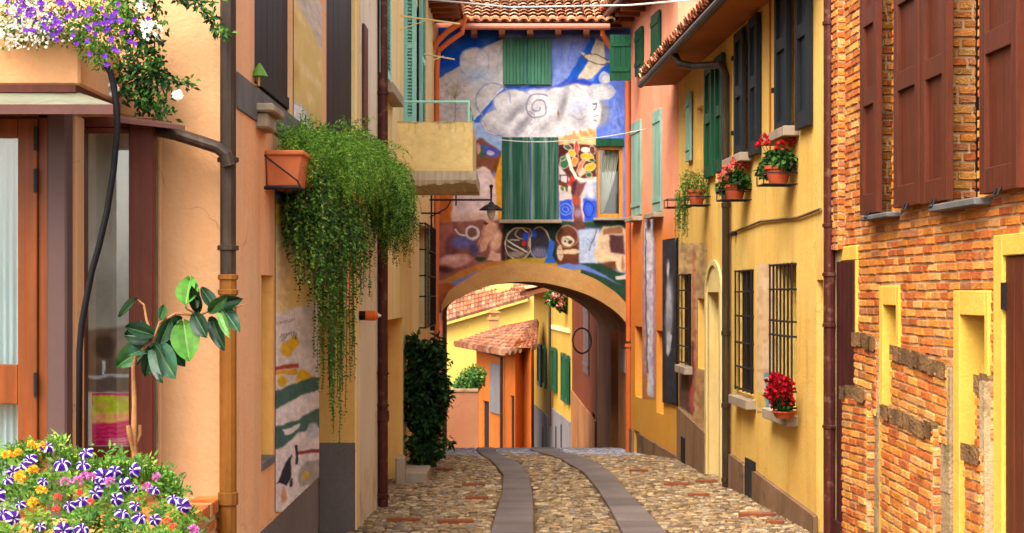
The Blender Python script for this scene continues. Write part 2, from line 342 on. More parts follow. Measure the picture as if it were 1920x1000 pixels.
# ---------------------------------------------------------------- bricks
BR=[(230,168,96),(224,152,78),(222,138,64),(214,122,52),(228,148,70),(206,114,56),(234,164,80),(204,116,54),(228,146,54),(198,130,82),(236,168,78),(220,138,48)]
def bricks(mb,fn,u0,u1,v0,v1,holes=(),L=.235,H=.0665,j=.017,depth=.012,mi=0,k=.8,skew=0):
    # fn(u,v,w)->world ; running bond laid over u,v
    v=v0; row=0
    while v<v1-.02:
        h=min(H,v1-v)-j; off=(row%2)*L*.5+U(-.03,.03); u=u0-off
        while u<u1:
            ln=L*U(.86,1.1) if random.random()>.22 else L*.5
            a,b=max(u,u0),min(u+ln-j,u1); u+=ln
            if b-a<.03: continue
            mz=v+h/2
            segs=[(a,b)]
            for hs in holes:
                if hs[2]-.01<mz<hs[3]+.01:
                    ns=[]
                    for (p,q) in segs:
                        if q<=hs[0] or p>=hs[1]: ns.append((p,q)); continue
                        if p<hs[0]-.03: ns.append((p,hs[0]))
                        if q>hs[1]+.03: ns.append((hs[1],q))
                    segs=ns
            for (p,q) in segs:
                c=BR[random.randrange(len(BR))]; c=C(*c,k*U(.72,1.12)); d=depth+U(-.005,.006)
                x=[U(-.004,.004) for _ in range(8)]
                f=.004
                P=[fn(p,v+x[0],0),fn(q,v+x[1],0),fn(q,v+h+x[2],0),fn(p,v+h+x[3],0),
                   fn(p+f,v+x[0]+f,d),fn(q-f,v+x[1]+f,d+U(-.003,.003)),fn(q-f,v+h+x[2]-f,d),fn(p+f,v+h+x[3]-f,d+U(-.003,.003))]
                mb.add(P,[(4,5,6,7),(0,1,5,4),(1,2,6,5),(2,3,7,6),(3,0,4,7)],mi,c)
        v+=H; row+=1
# ---------------------------------------------------------------- painted walls: a fine grid of coloured paint
def vnoise(h,w,cell,seed):
    r=np.random.default_rng(seed); gh,gw=int(h/cell)+3,int(w/cell)+3; g=r.random((gh,gw))
    y=np.arange(h)/cell; x=np.arange(w)/cell; yi=y.astype(int); xi=x.astype(int); fy=y-yi; fx=x-xi
    fy=fy*fy*(3-2*fy); fx=fx*fx*(3-2*fx)
    a=g[yi][:,xi]; b=g[yi][:,xi+1]; c=g[yi+1][:,xi]; d=g[yi+1][:,xi+1]
    return (a*(1-fx)+b*fx)*(1-fy)[:,None]+(c*(1-fx)+d*fx)*fy[:,None]
class Canvas:
    def __init__(s,x0,y0,x1,y1,nx,ny,base,seed=1,warp=2.0):
        s.nx,s.ny=nx,ny; s.gx=np.linspace(x0,x1,nx); s.gy=np.linspace(y0,y1,ny)
        s.X,s.Y=np.meshgrid(s.gx,s.gy); s.ppx=(x1-x0)/nx
        s.wx=(vnoise(ny,nx,9,seed)-.5)*2*warp+(vnoise(ny,nx,3,seed+5)-.5)*warp*.7; s.wy=(vnoise(ny,nx,9,seed+1)-.5)*2*warp+(vnoise(ny,nx,3,seed+6)-.5)*warp*.7
        s.br=vnoise(ny,nx,5,seed+2)*.6+vnoise(ny,nx,2,seed+3)*.4
        s.c=np.zeros((ny,nx,3)); s.c[:]=base; s.T=(0,0,1.0); s.seed=seed
    def _p(s): ox,oy,k=s.T; return (s.X+s.wx-ox)/k,(s.Y+s.wy-oy)/k,k
    def _put(s,a,col,br=.25):
        a=np.clip(a,0,1)[...,None]; col=np.array(col,float)*(1+(s.br-.5)*br)[...,None]
        s.c=s.c*(1-a)+np.clip(col,0,255)*a
    def poly(s,pts,col,soft=1.2,a=1,br=.25):
        x,y,k=s._p(); ins=np.zeros(x.shape,bool); dist=np.full(x.shape,1e9)
        n=len(pts)
        for i in range(n):
            (x1,y1),(x2,y2)=pts[i],pts[(i+1)%n]
            cond=((y1>y)!=(y2>y)); xx=(x2-x1)*(y-y1)/((y2-y1) or 1e-9)+x1; ins^=cond&(x<xx)
            dx,dy=x2-x1,y2-y1; t=np.clip(((x-x1)*dx+(y-y1)*dy)/((dx*dx+dy*dy) or 1e-9),0,1)
            dist=np.minimum(dist,np.hypot(x-x1-t*dx,y-y1-t*dy))
        d=np.where(ins,dist,-dist)*k; s._put((d/soft+.5)*1.0*(1) if a==1 else np.clip(d/soft+.5,0,1)*a,col,br)
    def ell(s,cx,cy,rx,ry,col,rot=0,soft=1.2,a=1,br=.25,ring=None):
        x,y,k=s._p(); c,sn=math.cos(rot),math.sin(rot); u=(x-cx)*c+(y-cy)*sn; v=-(x-cx)*sn+(y-cy)*c
        q=np.hypot(u/rx,v/ry); d=(1-q)*min(rx,ry)*k
        if ring: al=np.clip((ring-np.abs(d))/1.0+.5,0,1)*a
        else: al=np.clip(d/soft+.5,0,1)*a
        s._put(al,col,br)
    def line(s,pts,wd,col,a=1,br=.2,soft=1.0):
        x,y,k=s._p(); dist=np.full(x.shape,1e9)
        for (x1,y1),(x2,y2) in zip(pts,pts[1:]):
            dx,dy=x2-x1,y2-y1; t=np.clip(((x-x1)*dx+(y-y1)*dy)/((dx*dx+dy*dy) or 1e-9),0,1)
            dist=np.minimum(dist,np.hypot(x-x1-t*dx,y-y1-t*dy))
        s._put(np.clip((wd/2-dist)*k/soft+.5,0,1)*a,col,br)
    def wash(s,cell,amt,col,seed=9,box=None):
        n=vnoise(s.ny,s.nx,cell,s.seed+seed); q=np.clip((n-.5)*3,0,1)*amt
        if box: q=q*((s.X>box[0])&(s.X<box[2])&(s.Y>box[1])&(s.Y<box[3]))
        s._put(q,col)
    def build(s,name,mp,root,mask=None,mat='paint',k=KALB):
        c=np.clip(s.c,0,255)/255; l=np.where(c<=.04045,c/12.92,((c+.055)/1.055)**2.4)*k
        off=Vector((0,0,0)); r=root
        while r is not None: off+=r.location; r=r.parent
        V=[]; 
        for j in range(s.ny):
            for i in range(s.nx):
                p=mp(s.gx[i],s.gy[j])-off; V.append(tuple(p))
        fs=[]
        for j in range(s.ny-1):
            for i in range(s.nx-1):
                if mask and not mask((s.gx[i]+s.gx[i+1])/2,(s.gy[j]+s.gy[j+1])/2): continue
                a=j*s.nx+i; fs.append((a,a+1,a+s.nx+1,a+s.nx))
        me=bpy.data.meshes.new(name); me.from_pydata(V,[],fs); me.materials.append(M[mat])
        ca=me.color_attributes.new('Col','FLOAT_COLOR','POINT'); l4=np.ones((s.ny*s.nx,4)); l4[:,:3]=l.reshape(-1,3); ca.data.foreach_set('color',l4.ravel())
        me.update(); o=bpy.data.objects.new(name,me); COL.objects.link(o)
        if root is not None: o.parent=root
        return o
M['green_old2']=mk('peeling_green_boards',C(34,92,72),.5,.12,2,grain=(14,14,.8),streak=.6,streak_col=C(170,190,176),sv=(9,9,.22),bump=.15)
M['varn_y']=mk('ochre_window_paint',C(220,150,50),.4,.1,3,grain=(24,24,1.4),bump=.08)
M['terr_far']=plaster('chimney_plaster',C(222,170,110),C(206,140,90),.3,C(150,95,60))
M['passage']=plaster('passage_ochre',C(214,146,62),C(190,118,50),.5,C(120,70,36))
def salmonwall():
    # upper storey salmon, lower storey orange, patchy border between the two paints
    mt=M['salmon'].copy(); mt.name='salmon_orange_plaster'; nt=mt.node_tree; N=nt.nodes; L=nt.links
    hs=[n for n in N if n.type=='HUE_SAT'][0]; src=hs.inputs['Color'].links[0].from_socket
    g=[n for n in N if n.type=='NEW_GEOMETRY'][0]; sx=N.new('ShaderNodeSeparateXYZ'); L.new(g.outputs['Position'],sx.inputs[0])
    nz=N.new('ShaderNodeTexNoise'); nz.inputs['Scale'].default_value=1.2; nz.inputs['Detail'].default_value=6; L.new(g.outputs['Position'],nz.inputs['Vector'])
    a=N.new('ShaderNodeMath'); a.operation='MULTIPLY_ADD'; L.new(nz.outputs['Fac'],a.inputs[0]); a.inputs[1].default_value=1.0; L.new(sx.outputs['Z'],a.inputs[2])
    r=N.new('ShaderNodeMapRange'); r.inputs[1].default_value=4.3; r.inputs[2].default_value=5.0; r.inputs[3].default_value=1; r.inputs[4].default_value=0; L.new(a.outputs[0],r.inputs[0])
    r2=N.new('ShaderNodeMapRange'); r2.inputs[1].default_value=1.9; r2.inputs[2].default_value=3.0; r2.inputs[3].default_value=1; r2.inputs[4].default_value=0; L.new(a.outputs[0],r2.inputs[0])
    mx=N.new('ShaderNodeMix'); mx.data_type='RGBA'; L.new(r.outputs[0],mx.inputs[0]); L.new(src,mx.inputs[6]); mx.inputs[7].default_value=(*C(242,146,60),1)
    m2=N.new('ShaderNodeMix'); m2.data_type='RGBA'; L.new(r2.outputs[0],m2.inputs[0]); L.new(mx.outputs[2],m2.inputs[6]); m2.inputs[7].default_value=(*C(236,174,64),1)
    L.new(m2.outputs[2],hs.inputs['Color']); return mt
M['salmonwall']=salmonwall()
# ================================================================ SETTING
def ground():
    m=MB(); ys=[-20,-5,0,4,8]+[8+i*.5 for i in range(1,64)]+[42,46,50,55,60,70,85,100,140,250,450,700]
    xs=[-400,-60,-10,-2.5,-1.5,0,1.5,3.5,6,12,60,400]
    vs=[(x,y,gz(y)) for y in ys for x in xs]; n=len(xs)
    m.add(vs,[(j*n+i,j*n+i+1,(j+1)*n+i+1,(j+1)*n+i) for j in range(len(ys)-1) for i in range(n-1)])
    structure(m.build('ground',M['earth']))
ground()
def lerp_path(path,y):
    for (x0,y0),(x1,y1) in zip(path,path[1:]):
        if y0<=y<=y1:
            t=(y-y0)/(y1-y0); t=t; return x0+(x1-x0)*t
    return path[0][0] if y<path[0][1] else path[-1][0]
def strip_world(pts):                      # (left px, right px, py) rows of a wheel track -> (x_left, x_right, y)
    out=[]
    for a,b,py in pts:
        y=15.
        for _ in range(60): y=(CAMZ-(gz(y)+.03))*F/(py-HY)
        out.append(((a-HX)*y/F,(b-HX)*y/F,y))
    return out
T1=strip_world([(905,995,1075),(920,1000,1000),(930,1000,960),(942,998,925),(944,992,890),(930,978,872),(912,952,858),(896,928,847),(884,908,838)])
T2=strip_world([(1215,1300,1060),(1168,1252,1000),(1148,1215,960),(1122,1175,918),(1095,1146,885),(1060,1115,865),(1028,1078,852),(996,1040,842),(980,1015,836)])
def ease(rows,y,k):
    return lerp_path([(r[k],r[2]) for r in rows],y)
for rows,lab in ((T1,0),(T2,1)):
    m=MB(); y=rows[0][2]; y1=rows[-1][2]
    while y<y1:
        ln=U(.55,1.0); e=min(y+ln,y1); col=U(.82,1.1)
        nn=4; V=[]
        for q in range(nn+1):
            yy=y+(e-.012-y)*q/nn
            xl,xr=ease(rows,yy,0),ease(rows,yy,1)
            for x in (xl,xr): V.append((x,yy,gz(yy)+.03))
            for x in (xl,xr): V.append((x,yy,gz(yy)-.05))
        fs=[]
        for q in range(nn):
            o=q*4; fs+=[(o,o+1,o+5,o+4),(o,o+4,o+6,o+2),(o+1,o+3,o+7,o+5)]
        fs+=[(0,2,3,1),(nn*4,nn*4+1,nn*4+3,nn*4+2)]
        m.add(V,fs,0,(col,col,col*U(.97,1.03))); y=e
    structure(m.build('paved_track',M['slab'],bevel=.006))
def cobbles():
    m=MB(); y=13.5; COBC=[(206,170,118),(190,154,104),(176,146,106),(226,198,154),(160,130,94),(200,168,126),(142,116,86),(214,188,148),(186,160,130),(168,150,130)]
    GREY=[(196,194,206),(216,212,220),(166,164,180),(226,224,230),(180,174,178),(200,190,184)]
    row=0
    while y<32.5:
        x=-2.0+(row%2)*.05+U(-.02,.02)
        while x<3.4:
            w=U(.05,.115); cx=x+w/2; x+=w+.005; cy=y+U(-.02,.02); ry=U(.031,.041)
            if ease(T1,cy,0)-w*.45<cx<ease(T1,cy,1)+w*.45 or ease(T2,cy,0)-w*.45<cx<ease(T2,cy,1)+w*.45: continue
            if cx<FB(cy,0,0).x-.1 or cx>FR(cy,0,0).x+.1: continue
            h=U(.010,.026); g=gz(cy); t=cy>26.5+.5*math.sin(cx*3)+U(-.7,.7)
            c=random.choice(GREY if t else COBC); c=C(*c,.57*U(.62,1.15))
            a0=U(0,6.28); n=8; R=[U(.86,1.1) for _ in range(n)]; V=[]
            tx,ty=U(-.15,.15),U(-.15,.15)
            for q,(rr,hh) in enumerate(((1.03,-.05),(.99,.62),(.84,.95))):
                for k in range(n):
                    a=6.283*k/n; px=math.copysign(abs(math.cos(a))**.8,math.cos(a)); py=math.copysign(abs(math.sin(a))**.8,math.sin(a))
                    V.append((cx+px*w*.5*rr*R[k],cy+py*ry*rr*R[k],g+h*hh*(1+tx*px+ty*py)))
            V.append((cx,cy,g+h*U(.95,1.08)))
            fs=[(q*n+k,q*n+(k+1)%n,(q+1)*n+(k+1)%n,(q+1)*n+k) for q in range(2) for k in range(n)]+[(2*n+k,2*n+(k+1)%n,3*n) for k in range(n)]
            m.add(V,fs,0,c)
        y+=.07; row+=1
    o=m.build('cobblestones',M['cobble'],smooth=True); structure(o,'stuff'); 
cobbles()
m=MB()
for a,b,py in [(725,788,971),(820,888,974),(866,910,906),(872,916,931),(1304,1345,899),(1290,1330,924),(1245,1295,905),(1385,1455,962),(1436,1470,975),(1180,1215,880),(800,850,878)]:
    y=16.
    for _ in range(40): y=(CAMZ-(gz(y)+.05))*F/(py-HY)
    m.add(*[[(x,yy,z) for z in (gz(y)-.05,gz(y)+U(.045,.055)) for yy in (y-.03,y+.03) for x in ((a-HX)*y/F,(b-HX)*y/F)],[(0,1,3,2),(4,6,7,5),(0,4,5,1),(2,3,7,6),(0,2,6,4),(1,5,7,3)]])
structure(m.build('drain_course',M['rust_stone'],bevel=.01))
# ================================================================ PEACH HOUSE (left, near)
peach=thing('peach_house','peach plastered house at the left with dark boarded windows and a grey lower band','house',(-1.5,8.65,gz(8.65)))
z0=gz(14)-1.0; ZT=7.4
pl=-1.425+CAMZ                                        # top of grey lower band
win=P4(FL,480,512,517,930,480); win=(9.57,10.04,zz(868,9.57),CAMZ+.11)
door=(12.40,15.25,z0,zz(580,15.25))
b1=(FL.s(477),FL.s(548),CAMZ+1.09,ZT-.5); b2=(FL.s(612),FL.s(672),CAMZ+1.09,ZT-.5)
m=MB()
wall(m,FL,8.65,15.25,pl,ZT,[(*win,.1,1),(door[0],door[1],pl,door[3],.36,1,1,0),(*b1,.07,0),(*b2,.07,0)],0,ends=(False,False))
m.build('wall',[M['pinkpeach'],M['ochrejamb']],peach)
m=MB(); wall(m,FL,8.65,12.40,z0,pl,(),0,thick=.355,ends=(False,True)); m.box(FL,12.40,15.252,-.36,-.355,z0,pl); m.box(FL,15.25,15.9,-.36,.004,z0,pl)
m.build('lower_band',M['greyplinth'],peach)
m=MB(); m.box(FL,8.7,12.0,-.001,.012,CAMZ+1.005,CAMZ+1.205); m.build('string_course',M['slate'],peach,bevel=.003)
for b in (b1,b2):
    shutter(peach,FL,b[0]+.01,b[1]-.01,b[2]+.01,b[3]-.01,-.066,.05,'darkboard','plank','shutter',n=7)
m=MB(); m.box(FL,win[0],win[1]+.0,-.1,.012,win[2]-.05,win[2]+.002); m.build('sill',M['slate'],peach,bevel=.004)
m=MB(); m.box(FL,win[0]+.01,win[1]-.01,-.098,-.07,win[2]+.01,win[3]-.01); m.build('window_board',M['ochrejamb'],peach)
m=MB()
for q in range(9): m.box(FL,12.42+q*.314,12.42+q*.314+.308,-.356,-.335,z0,door[3]-.01)
m.build('door',M['darkred'],peach,bevel=.004)
# front of the peach house facing the camera
FP=Front(8.65)
m=MB(); wall(m,FP,-6,-1.5,gz(8)-1,ZT,[(-5,-1.91,gz(8)-1,zz(240,8.65),.5)],0,thick=.6,ends=(True,False)); m.build('wall',M['peach'],peach)
m=MB(); m.tube([FP(-1.9,.012,zz(235,8.65)),FP(-1.9,.012,gz(8))],.012,6); m.build('corner_bead',M['peach'],peach)
# downpipes at its corner
px=(430-HX)*8.6/F
pipe(peach,[(px,8.56,ZT),(px,8.56,zz(523,8.56))],.043,'dark_pipe',collars=[((px,8.56,zz(465,8.56)),(0,0,1),.03),((px,8.56,zz(300,8.56)),(0,0,1),.03)])
pipe(peach,[(px,8.56,zz(520,8.56)),(px,8.56,gz(8.5))],.046,'ochre_pipe',collars=[((px,8.56,zz(520,8.56)),(0,0,1),.03),((px,8.56,zz(548,8.56)),(0,0,1),.03),((px,8.56,zz(935,8.56)),(0,0,1),.07)],cr=1.2)
q=lambda x,y:pt(x,y,8.5)
pipe(peach,[q(290,243),q(330,252),q(375,266),q(408,277),q(424,290),q(430,312)],.034,'dark_pipe','branch_pipe')
# ---------------- terrace parapet + porch
porch=thing('glazed_porch','varnished wooden porch with glazed door and narrow dark red window under a metal canopy','porch',(-2.4,8.2,gz(8)))
Fp=Front(7.8); zb=gz(8)-.3
m=MB(); xl,xr=-3.6,Fp.s(150)
m.box(Fp,xl,xr,-.8,0,Fp.z(0,160),Fp.z(0,52)); m.build('parapet',M['peach'],porch,bevel=.012)
m=MB(); m.box(Fp,xl,Fp.s(146),-.8,.03,Fp.z(0,176),Fp.z(0,160)); m.build('flashing',M['darkred'],porch,bevel=.004)
m=MB()                                                   # sloping metal canopy over the door
A=[Fp(xl,.0,Fp.z(0,174)),Fp(Fp.s(150),.0,Fp.z(0,174)),pt(212,196,7.45),Vector((xl-.2,7.45,zz(196,7.45)))]
m.quad(*A,mi=0); d=Vector((0,0,-.045)); m.quad(*[p+d for p in A],mi=1); m.quad(A[3],A[2],A[2]+d,A[3]+d,mi=1); m.quad(A[1],A[2],A[2]+d,A[1]+d,mi=1)
m.build('canopy',[M['metal_roof'],M['flash_edge']],porch)
m=MB()                                                   # side roof over the narrow window
A=[pt(222,212,8.55),pt(300,226,8.6),pt(347,236,8.3),pt(222,222,8.2)]
m.prism(A,Vector((0,0,-.022))); m.build('side_roof',M['flash_edge'],porch)
Fd=Front(7.95)
def frame_rect(m,fr,x0,x1,y0,y1,e,w0,w1,bars=(),er=None):     # picture outline frame of width e px
    S=fr.s; Z=lambda y:fr.z(0,y); er=er or e
    m.box(fr,S(x0),S(x0+e),w0,w1,Z(y1),Z(y0)); m.box(fr,S(x1-er),S(x1),w0,w1,Z(y1),Z(y0))
    m.box(fr,S(x0+e),S(x1-er),w0+.002,w1-.002,Z(y0+e),Z(y0)); m.box(fr,S(x0+e),S(x1-er),w0+.002,w1-.002,Z(y1),Z(y1-e))
    for a,b in bars: m.box(fr,S(x0+e),S(x1-er),w0+.002,w1-.002,Z(b),Z(a))
m=MB(); frame_rect(m,Fd,-140,75,224,1010,36,0,.05,[(683,757)]); dr=m.build('door',M['varnish'],porch,bevel=.004)
m=MB(); m.box(Fd,Fd.s(-104),Fd.s(39),.018,.024,Fd.z(0,974),Fd.z(0,260)); m.build('pane',M['glass'],dr)
for yy in (262,340,720):
    m=MB(); m.tube([Fd(Fd.s(73),.055,Fd.z(0,yy-22)),Fd(Fd.s(73),.055,Fd.z(0,yy+22))],.011,8); m.build('hinge',M['iron'],dr)
def curtain(name,fr,x0,x1,zlo,zhi,w,root,mat,waves=12,amp=.02,taper=None):
    m=MB(); n=waves*6; V=[]
    for j in range(13):
        z=zhi+(zlo-zhi)*j/12; tt=j/12
        a,b=(x0,x1) if not taper else (x0,x1+(taper-x1)*tt**1.6)
        for i in range(n+1):
            u=i/n; ph=u*waves*6.283; V.append(fr(a+(b-a)*u,w+amp*math.sin(ph+.5*math.sin(3*tt))*(.4+.6*tt)+amp*.4*math.sin(ph*.37),z))
    m.add(V,[(j*(n+1)+i,j*(n+1)+i+1,(j+1)*(n+1)+i+1,(j+1)*(n+1)+i) for j in range(12) for i in range(n)])
    return m.build(name,M[mat],root,smooth=True)
curtain('curtain',Fd,-1.0*2.9,Fd.s(41),Fd.z(0,1000),Fd.z(0,240),-.05,porch,'curtain',14,.012)
m=MB(); m.box(Fd,Fd.s(75),Fd.s(93),-.02,.03,zb,Fd.z(0,215)); m.box(Fd,Fd.s(-140),Fd.s(93),-.02,.03,Fd.z(0,224),Fd.z(0,200)); m.build('door_frame',M['varnish'],porch,bevel=.004)
m=MB(); m.box(Fd,Fd.s(94),Fd.s(131),-.06,.06,zb,Fd.z(0,200)); m.build('post',M['taupe'],porch,bevel=.01)
m=MB(); m.box(Front(8.2),Front(8.2).s(110),Front(8.2).s(144),-.15,0,zb,zz(215,8.2)); m.build('pilaster',M['peach'],porch,bevel=.01)
Fw=Front(8.42)
m=MB(); frame_rect(m,Fw,146,293,222,905,20,0,.07,(),46); wf=m.build('window_frame',M['darkred'],porch,bevel=.006)
m=MB(); m.box(Fw,Fw.s(166),Fw.s(247),.02,.07,Fw.z(0,886),Fw.z(0,836)); m.build('rail',M['darkred'],wf,bevel=.004); m=MB(); m.box(Fw,Fw.s(166),Fw.s(247),.02,.07,Fw.z(0,252),Fw.z(0,243)); m.build('rail',M['darkred'],wf,bevel=.004)
m=MB(); m.box(Fw,Fw.s(166),Fw.s(247),.022,.028,Fw.z(0,836),Fw.z(0,252)); m.build('pane',M['glass'],wf)
cv=Canvas(130,236,300,860,60,200,(184,178,162),3,3); cv.wash(25,.5,(120,112,104)); cv.wash(14,.4,(178,176,170),3)
cv.poly([(160,620),(250,610),(250,706),(160,706)],(110,88,70),6); cv.ell(195,650,24,22,(78,60,48),soft=8); cv.ell(228,665,16,26,(140,110,84),soft=6); cv.line([(160,708),(250,704)],5,(180,180,180)); cv.line([(193,680),(194,700)],4,(220,220,220))
cv.poly([(160,710),(250,708),(250,735),(160,735)],(96,80,70),3)
cv.build('room_backdrop',lambda x,y:Fw(Fw.s(x,-.3),-.3,Fw.z(0,y,-.3)),porch)
cv=Canvas(174,737,246,835,40,54,(214,30,100),4,2.5)
cv.poly([(174,742),(246,740),(246,782),(174,784)],(186,196,40),3); cv.poly([(174,776),(246,770),(246,790),(174,794)],(238,190,90),5); cv.wash(6,.5,(240,110,160),4); cv.line([(174,740),(246,738)],4,(206,30,110)); cv.ell(222,826,20,8,(250,150,160),soft=5)
for k in range(8): cv.line([(174+U(0,20),800+k*4.2),(246,797+k*4.4+U(-2,2))],1.6,(160,10,70) if k%2 else (236,70,130),.7)
pa=cv.build('painting',lambda x,y:Fw(Fw.s(x),.004,Fw.z(0,y)),None,mat='board'); 
sld=pa.modifiers.new('Solid','SOLIDIFY'); sld.thickness=.012
tag(pa,'small pink and lime painting leaning behind the glass of the narrow porch window','painting')
# wall paintings of the peach house
cv=Canvas(549,-40,603,240,30,120,(226,196,120),11,3)
cv.wash(20,.6,(206,160,70)); cv.wash(9,.5,(236,214,160),2); cv.poly([(540,-50),(610,-50),(610,60),(545,10)],(206,190,170),6); cv.ell(560,225,22,20,(226,222,214),soft=4); cv.ell(560,225,20,18,(160,170,190),ring=2,a=.6)
mp=cv.build('painted_panel',lambda x,y:FL(FL.s(x),.006,zz(y,11.5)),peach)
cv=Canvas(515,340,597,960,56,340,(232,196,120),12,2.5)
cv.poly([(500,340),(620,340),(620,372),(500,372)],(40,80,180),3); cv.poly([(500,368),(620,366),(620,384),(500,386)],(110,130,110),4)
cv.poly([(500,384),(620,384),(620,430),(500,425)],(236,186,70),3); cv.poly([(530,425),(560,430),(552,480),(540,470)],(90,130,110),3)
cv.poly([(500,425),(530,425),(545,470),(540,600),(500,600)],(232,206,150),5); cv.poly([(500,590),(620,560),(620,960),(500,960)],(226,214,206),6)
cv.wash(30,.35,(214,196,180),3)
for (cx,cy,r) in ((535,655,14),(548,645,12),(575,715,16),(565,705,13),(528,715,10),(533,815,9)): cv.ell(cx,cy,r*.8,r,(224,176,40),soft=3)
cv.poly([(510,690),(560,680),(560,688),(510,698)],(166,70,50),2); cv.poly([(510,700),(555,690),(555,700),(510,706)],(214,160,40),2)
cv.poly([(510,735),(560,715),(600,705),(600,730),(560,742),(510,770)],(70,104,92),3); cv.poly([(510,775),(600,728),(600,742),(510,790)],(228,218,214),3)
cv.poly([(510,802),(560,785),(600,765),(600,800),(560,812),(530,838),(510,845)],(74,106,96),3); cv.poly([(530,805),(562,795),(558,808),(532,815)],(226,220,216),2); cv.ell(587,808,12,16,(190,192,196),soft=4)
cv.poly([(510,860),(560,822),(600,835),(600,900),(510,960)],(230,214,208),3); cv.poly([(552,848),(600,840),(600,846),(552,854)],(150,60,56),1.5)
cv.poly([(516,910),(545,850),(546,890),(536,912),(524,905)],(44,46,58),2); cv.poly([(553,835),(558,835),(557,870),(553,870)],(40,40,50),1.5)
cv.poly([(560,880),(572,866),(600,860),(600,905),(560,915)],(170,160,150),4); cv.ell(572,890,6,8,(210,170,60),soft=3); cv.ell(545,905,3,8,(60,50,46)); cv.ell(530,930,5,18,(206,150,110),soft=3)
for k in range(9): cv.line([(523+k*3.4,634+6*math.sin(k)),(526+k*3.4,628-U(0,4))],1.5,(70,80,84),.8); cv.line([(521+k*3.4,606-k*.6),(524+k*3.2,602-k*.6)],1.3,(90,95,96),.7)
cv.build('mural',lambda x,y:FL(FL.s(x),.006,FL.z(x,y)),peach,mask=lambda x,y:FL.z(x,y)>pl+.005 and FL.z(x,y)<CAMZ+1.0)
m=MB(); m.box(FL,9.36,9.72,-.05,.07,CAMZ+.97,CAMZ+1.06); m.box(FL,9.32,9.78,.0,.11,CAMZ+1.06,CAMZ+1.11); m.build('stone_bracket',M['stone'],peach,bevel=.01)
# ================================================================ CREAM HOUSE WITH BALCONY (left, farther)
cream=thing('cream_house','pale cream house on the left with a plastered balcony and pale teal louvred shutters','house',(-1.5,15.3,gz(15.3)))
zc=gz(24)-1.2; ZC=7.8
rec=(FB.s(722)-1.2,FB.s(755),zc,zz(595,FB.s(755)))
bd=(FB.s(757),FB.s(792),CAMZ+1.5,CAMZ+4.2)
gw=P4(FB,786,806,425,612)
w1=(FB.s(700),FB.s(727),CAMZ+2.25,CAMZ+5)
m=MB(); wall(m,FB,15.26,27.98,zc,ZC,[(*rec,.35,1),(*bd,.2,0,2),(*gw,.2,0,2)],0,ends=(True,True))
m.build('wall',[M['creamy'],M['ochrejamb'],M['dark']],cream)
m=MB(); a,b=FB.s(672),FB.s(712); m.box(FB,a,b,-.01,.012,zc,ZC); m.build('pale_facing',M['paleplaster'],cream,bevel=.01)
m=MB(); m.box(FB,15.27,FB.s(671),-.01,.016,zc,ZC); m.build('corner_strip',M['creamy'],cream,bevel=.02)
m=MB(); m.box(FB,FB.s(676),FB.s(683),.016,.04,CAMZ+1.1,zz(50,FB.s(680))); m.build('casing',M['redwood'],cream,bevel=.004)
Yp=FB.s(718,.07); pp=lambda y:FB(Yp,.07,zz(y,Yp))
pipe(cream,[pp(-200),pp(962)],.055,'maroon_pipe',collars=[(pp(780),(0,0,1),.12),(pp(760),(0,0,1),.03),(pp(175),(0,0,1),.04),(pp(930),(0,0,1),.04),(pp(700),(0,0,1),.03)],cr=1.25)
shutter(cream,FB,FB.s(713,.06)+.15,FB.s(727,.06)+.15,zz(182,19.5),zz(-120,19.5),.04,.05,'teal','louver')
sill(cream,FB,FB.s(714),FB.s(738)-.2,zz(182,19.5)-.03,.12,.14)
# balcony door shutter standing open across the balcony
Fs=Front(21.2); shutter(cream,Fs,Fs.s(756),Fs.s(781),zz(232,21.2),zz(-60,21.2),0,.05,'teal','louver')
shutter(cream,FB,FB.s(783),FB.s(794),zz(232,22.5),zz(-60,22.5),.02,.05,'teal','louver')
Fb=Front(20.0); bal=MB(); xl=Fb.s(728); xr=Fb.s(886); zt,zb_,zs,zs2=zz(228,20),zz(322,20),zz(321,20),zz(346,20)
bal.box(Fb,xl,xr,-.12,0,zb_,zt); bal.box(Fb,xr-.12,xr,-2.2,-.12,zb_,zt); bal.box(Fb,xl,xr,-2.2,-2.08,zb_,zt)
bo=bal.build('balcony_parapet',M['balcony'],cream,bevel=.012)
m=MB(); n=40; xe=Fb.s(893); V=[]; dz=0
for k in range(n+1):
    x=xl+(xe-xl)*k/n; dz=dz*.75+U(-.014,.012); o_=U(-.006,.006)
    V+=[Fb(x,.05+o_,zs),Fb(x,.05+o_,zs2+.05),Fb(x,.03+o_,zs2+dz),Fb(x,-.2,zs2+dz*.5-.01),Fb(x,-1.2,zs2+U(-.012,.012)),Fb(x,-2.25,zs2),Fb(x,-2.25,zs)]
fs=[(k*7+q,(k+1)*7+q,(k+1)*7+(q+1)%7,k*7+(q+1)%7) for k in range(n) for q in range(7)]+[tuple(range(7)),tuple(range(n*7,n*7+7))]
m.add(V,fs); m.build('balcony_slab',M['concrete'],cream)
cv=Canvas(736,228,886,322,100,64,(248,216,144),51,2)
cv.wash(16,.5,(248,210,132)); cv.wash(8,.35,(250,222,156),2); cv.wash(4,.15,(210,170,100),3)
for k in range(20):
    x=random.choice([U(815,884),U(820,870),U(738,884)]); l=U(4,22); cv.line([(x,226),(x+U(-1,1),228+l)],U(.8,2),(128,114,66),U(.2,.45),soft=2.5)
cv.line([(736,229),(886,229)],3,(120,110,76),.6,soft=3); cv.poly([(736,312),(886,314),(886,324),(736,324)],(236,194,120),5,.5)
cv.build('parapet_face',lambda x,y:Fb(Fb.s(x),.004,Fb.z(0,y)),cream)
m=MB(); zr=zz(190,20); R=.016
m.tube([Fb(xl,-.06,zr),Fb(xr-.05,-.06,zr),Fb(xr-.05,-2.1,zr)],R,8)
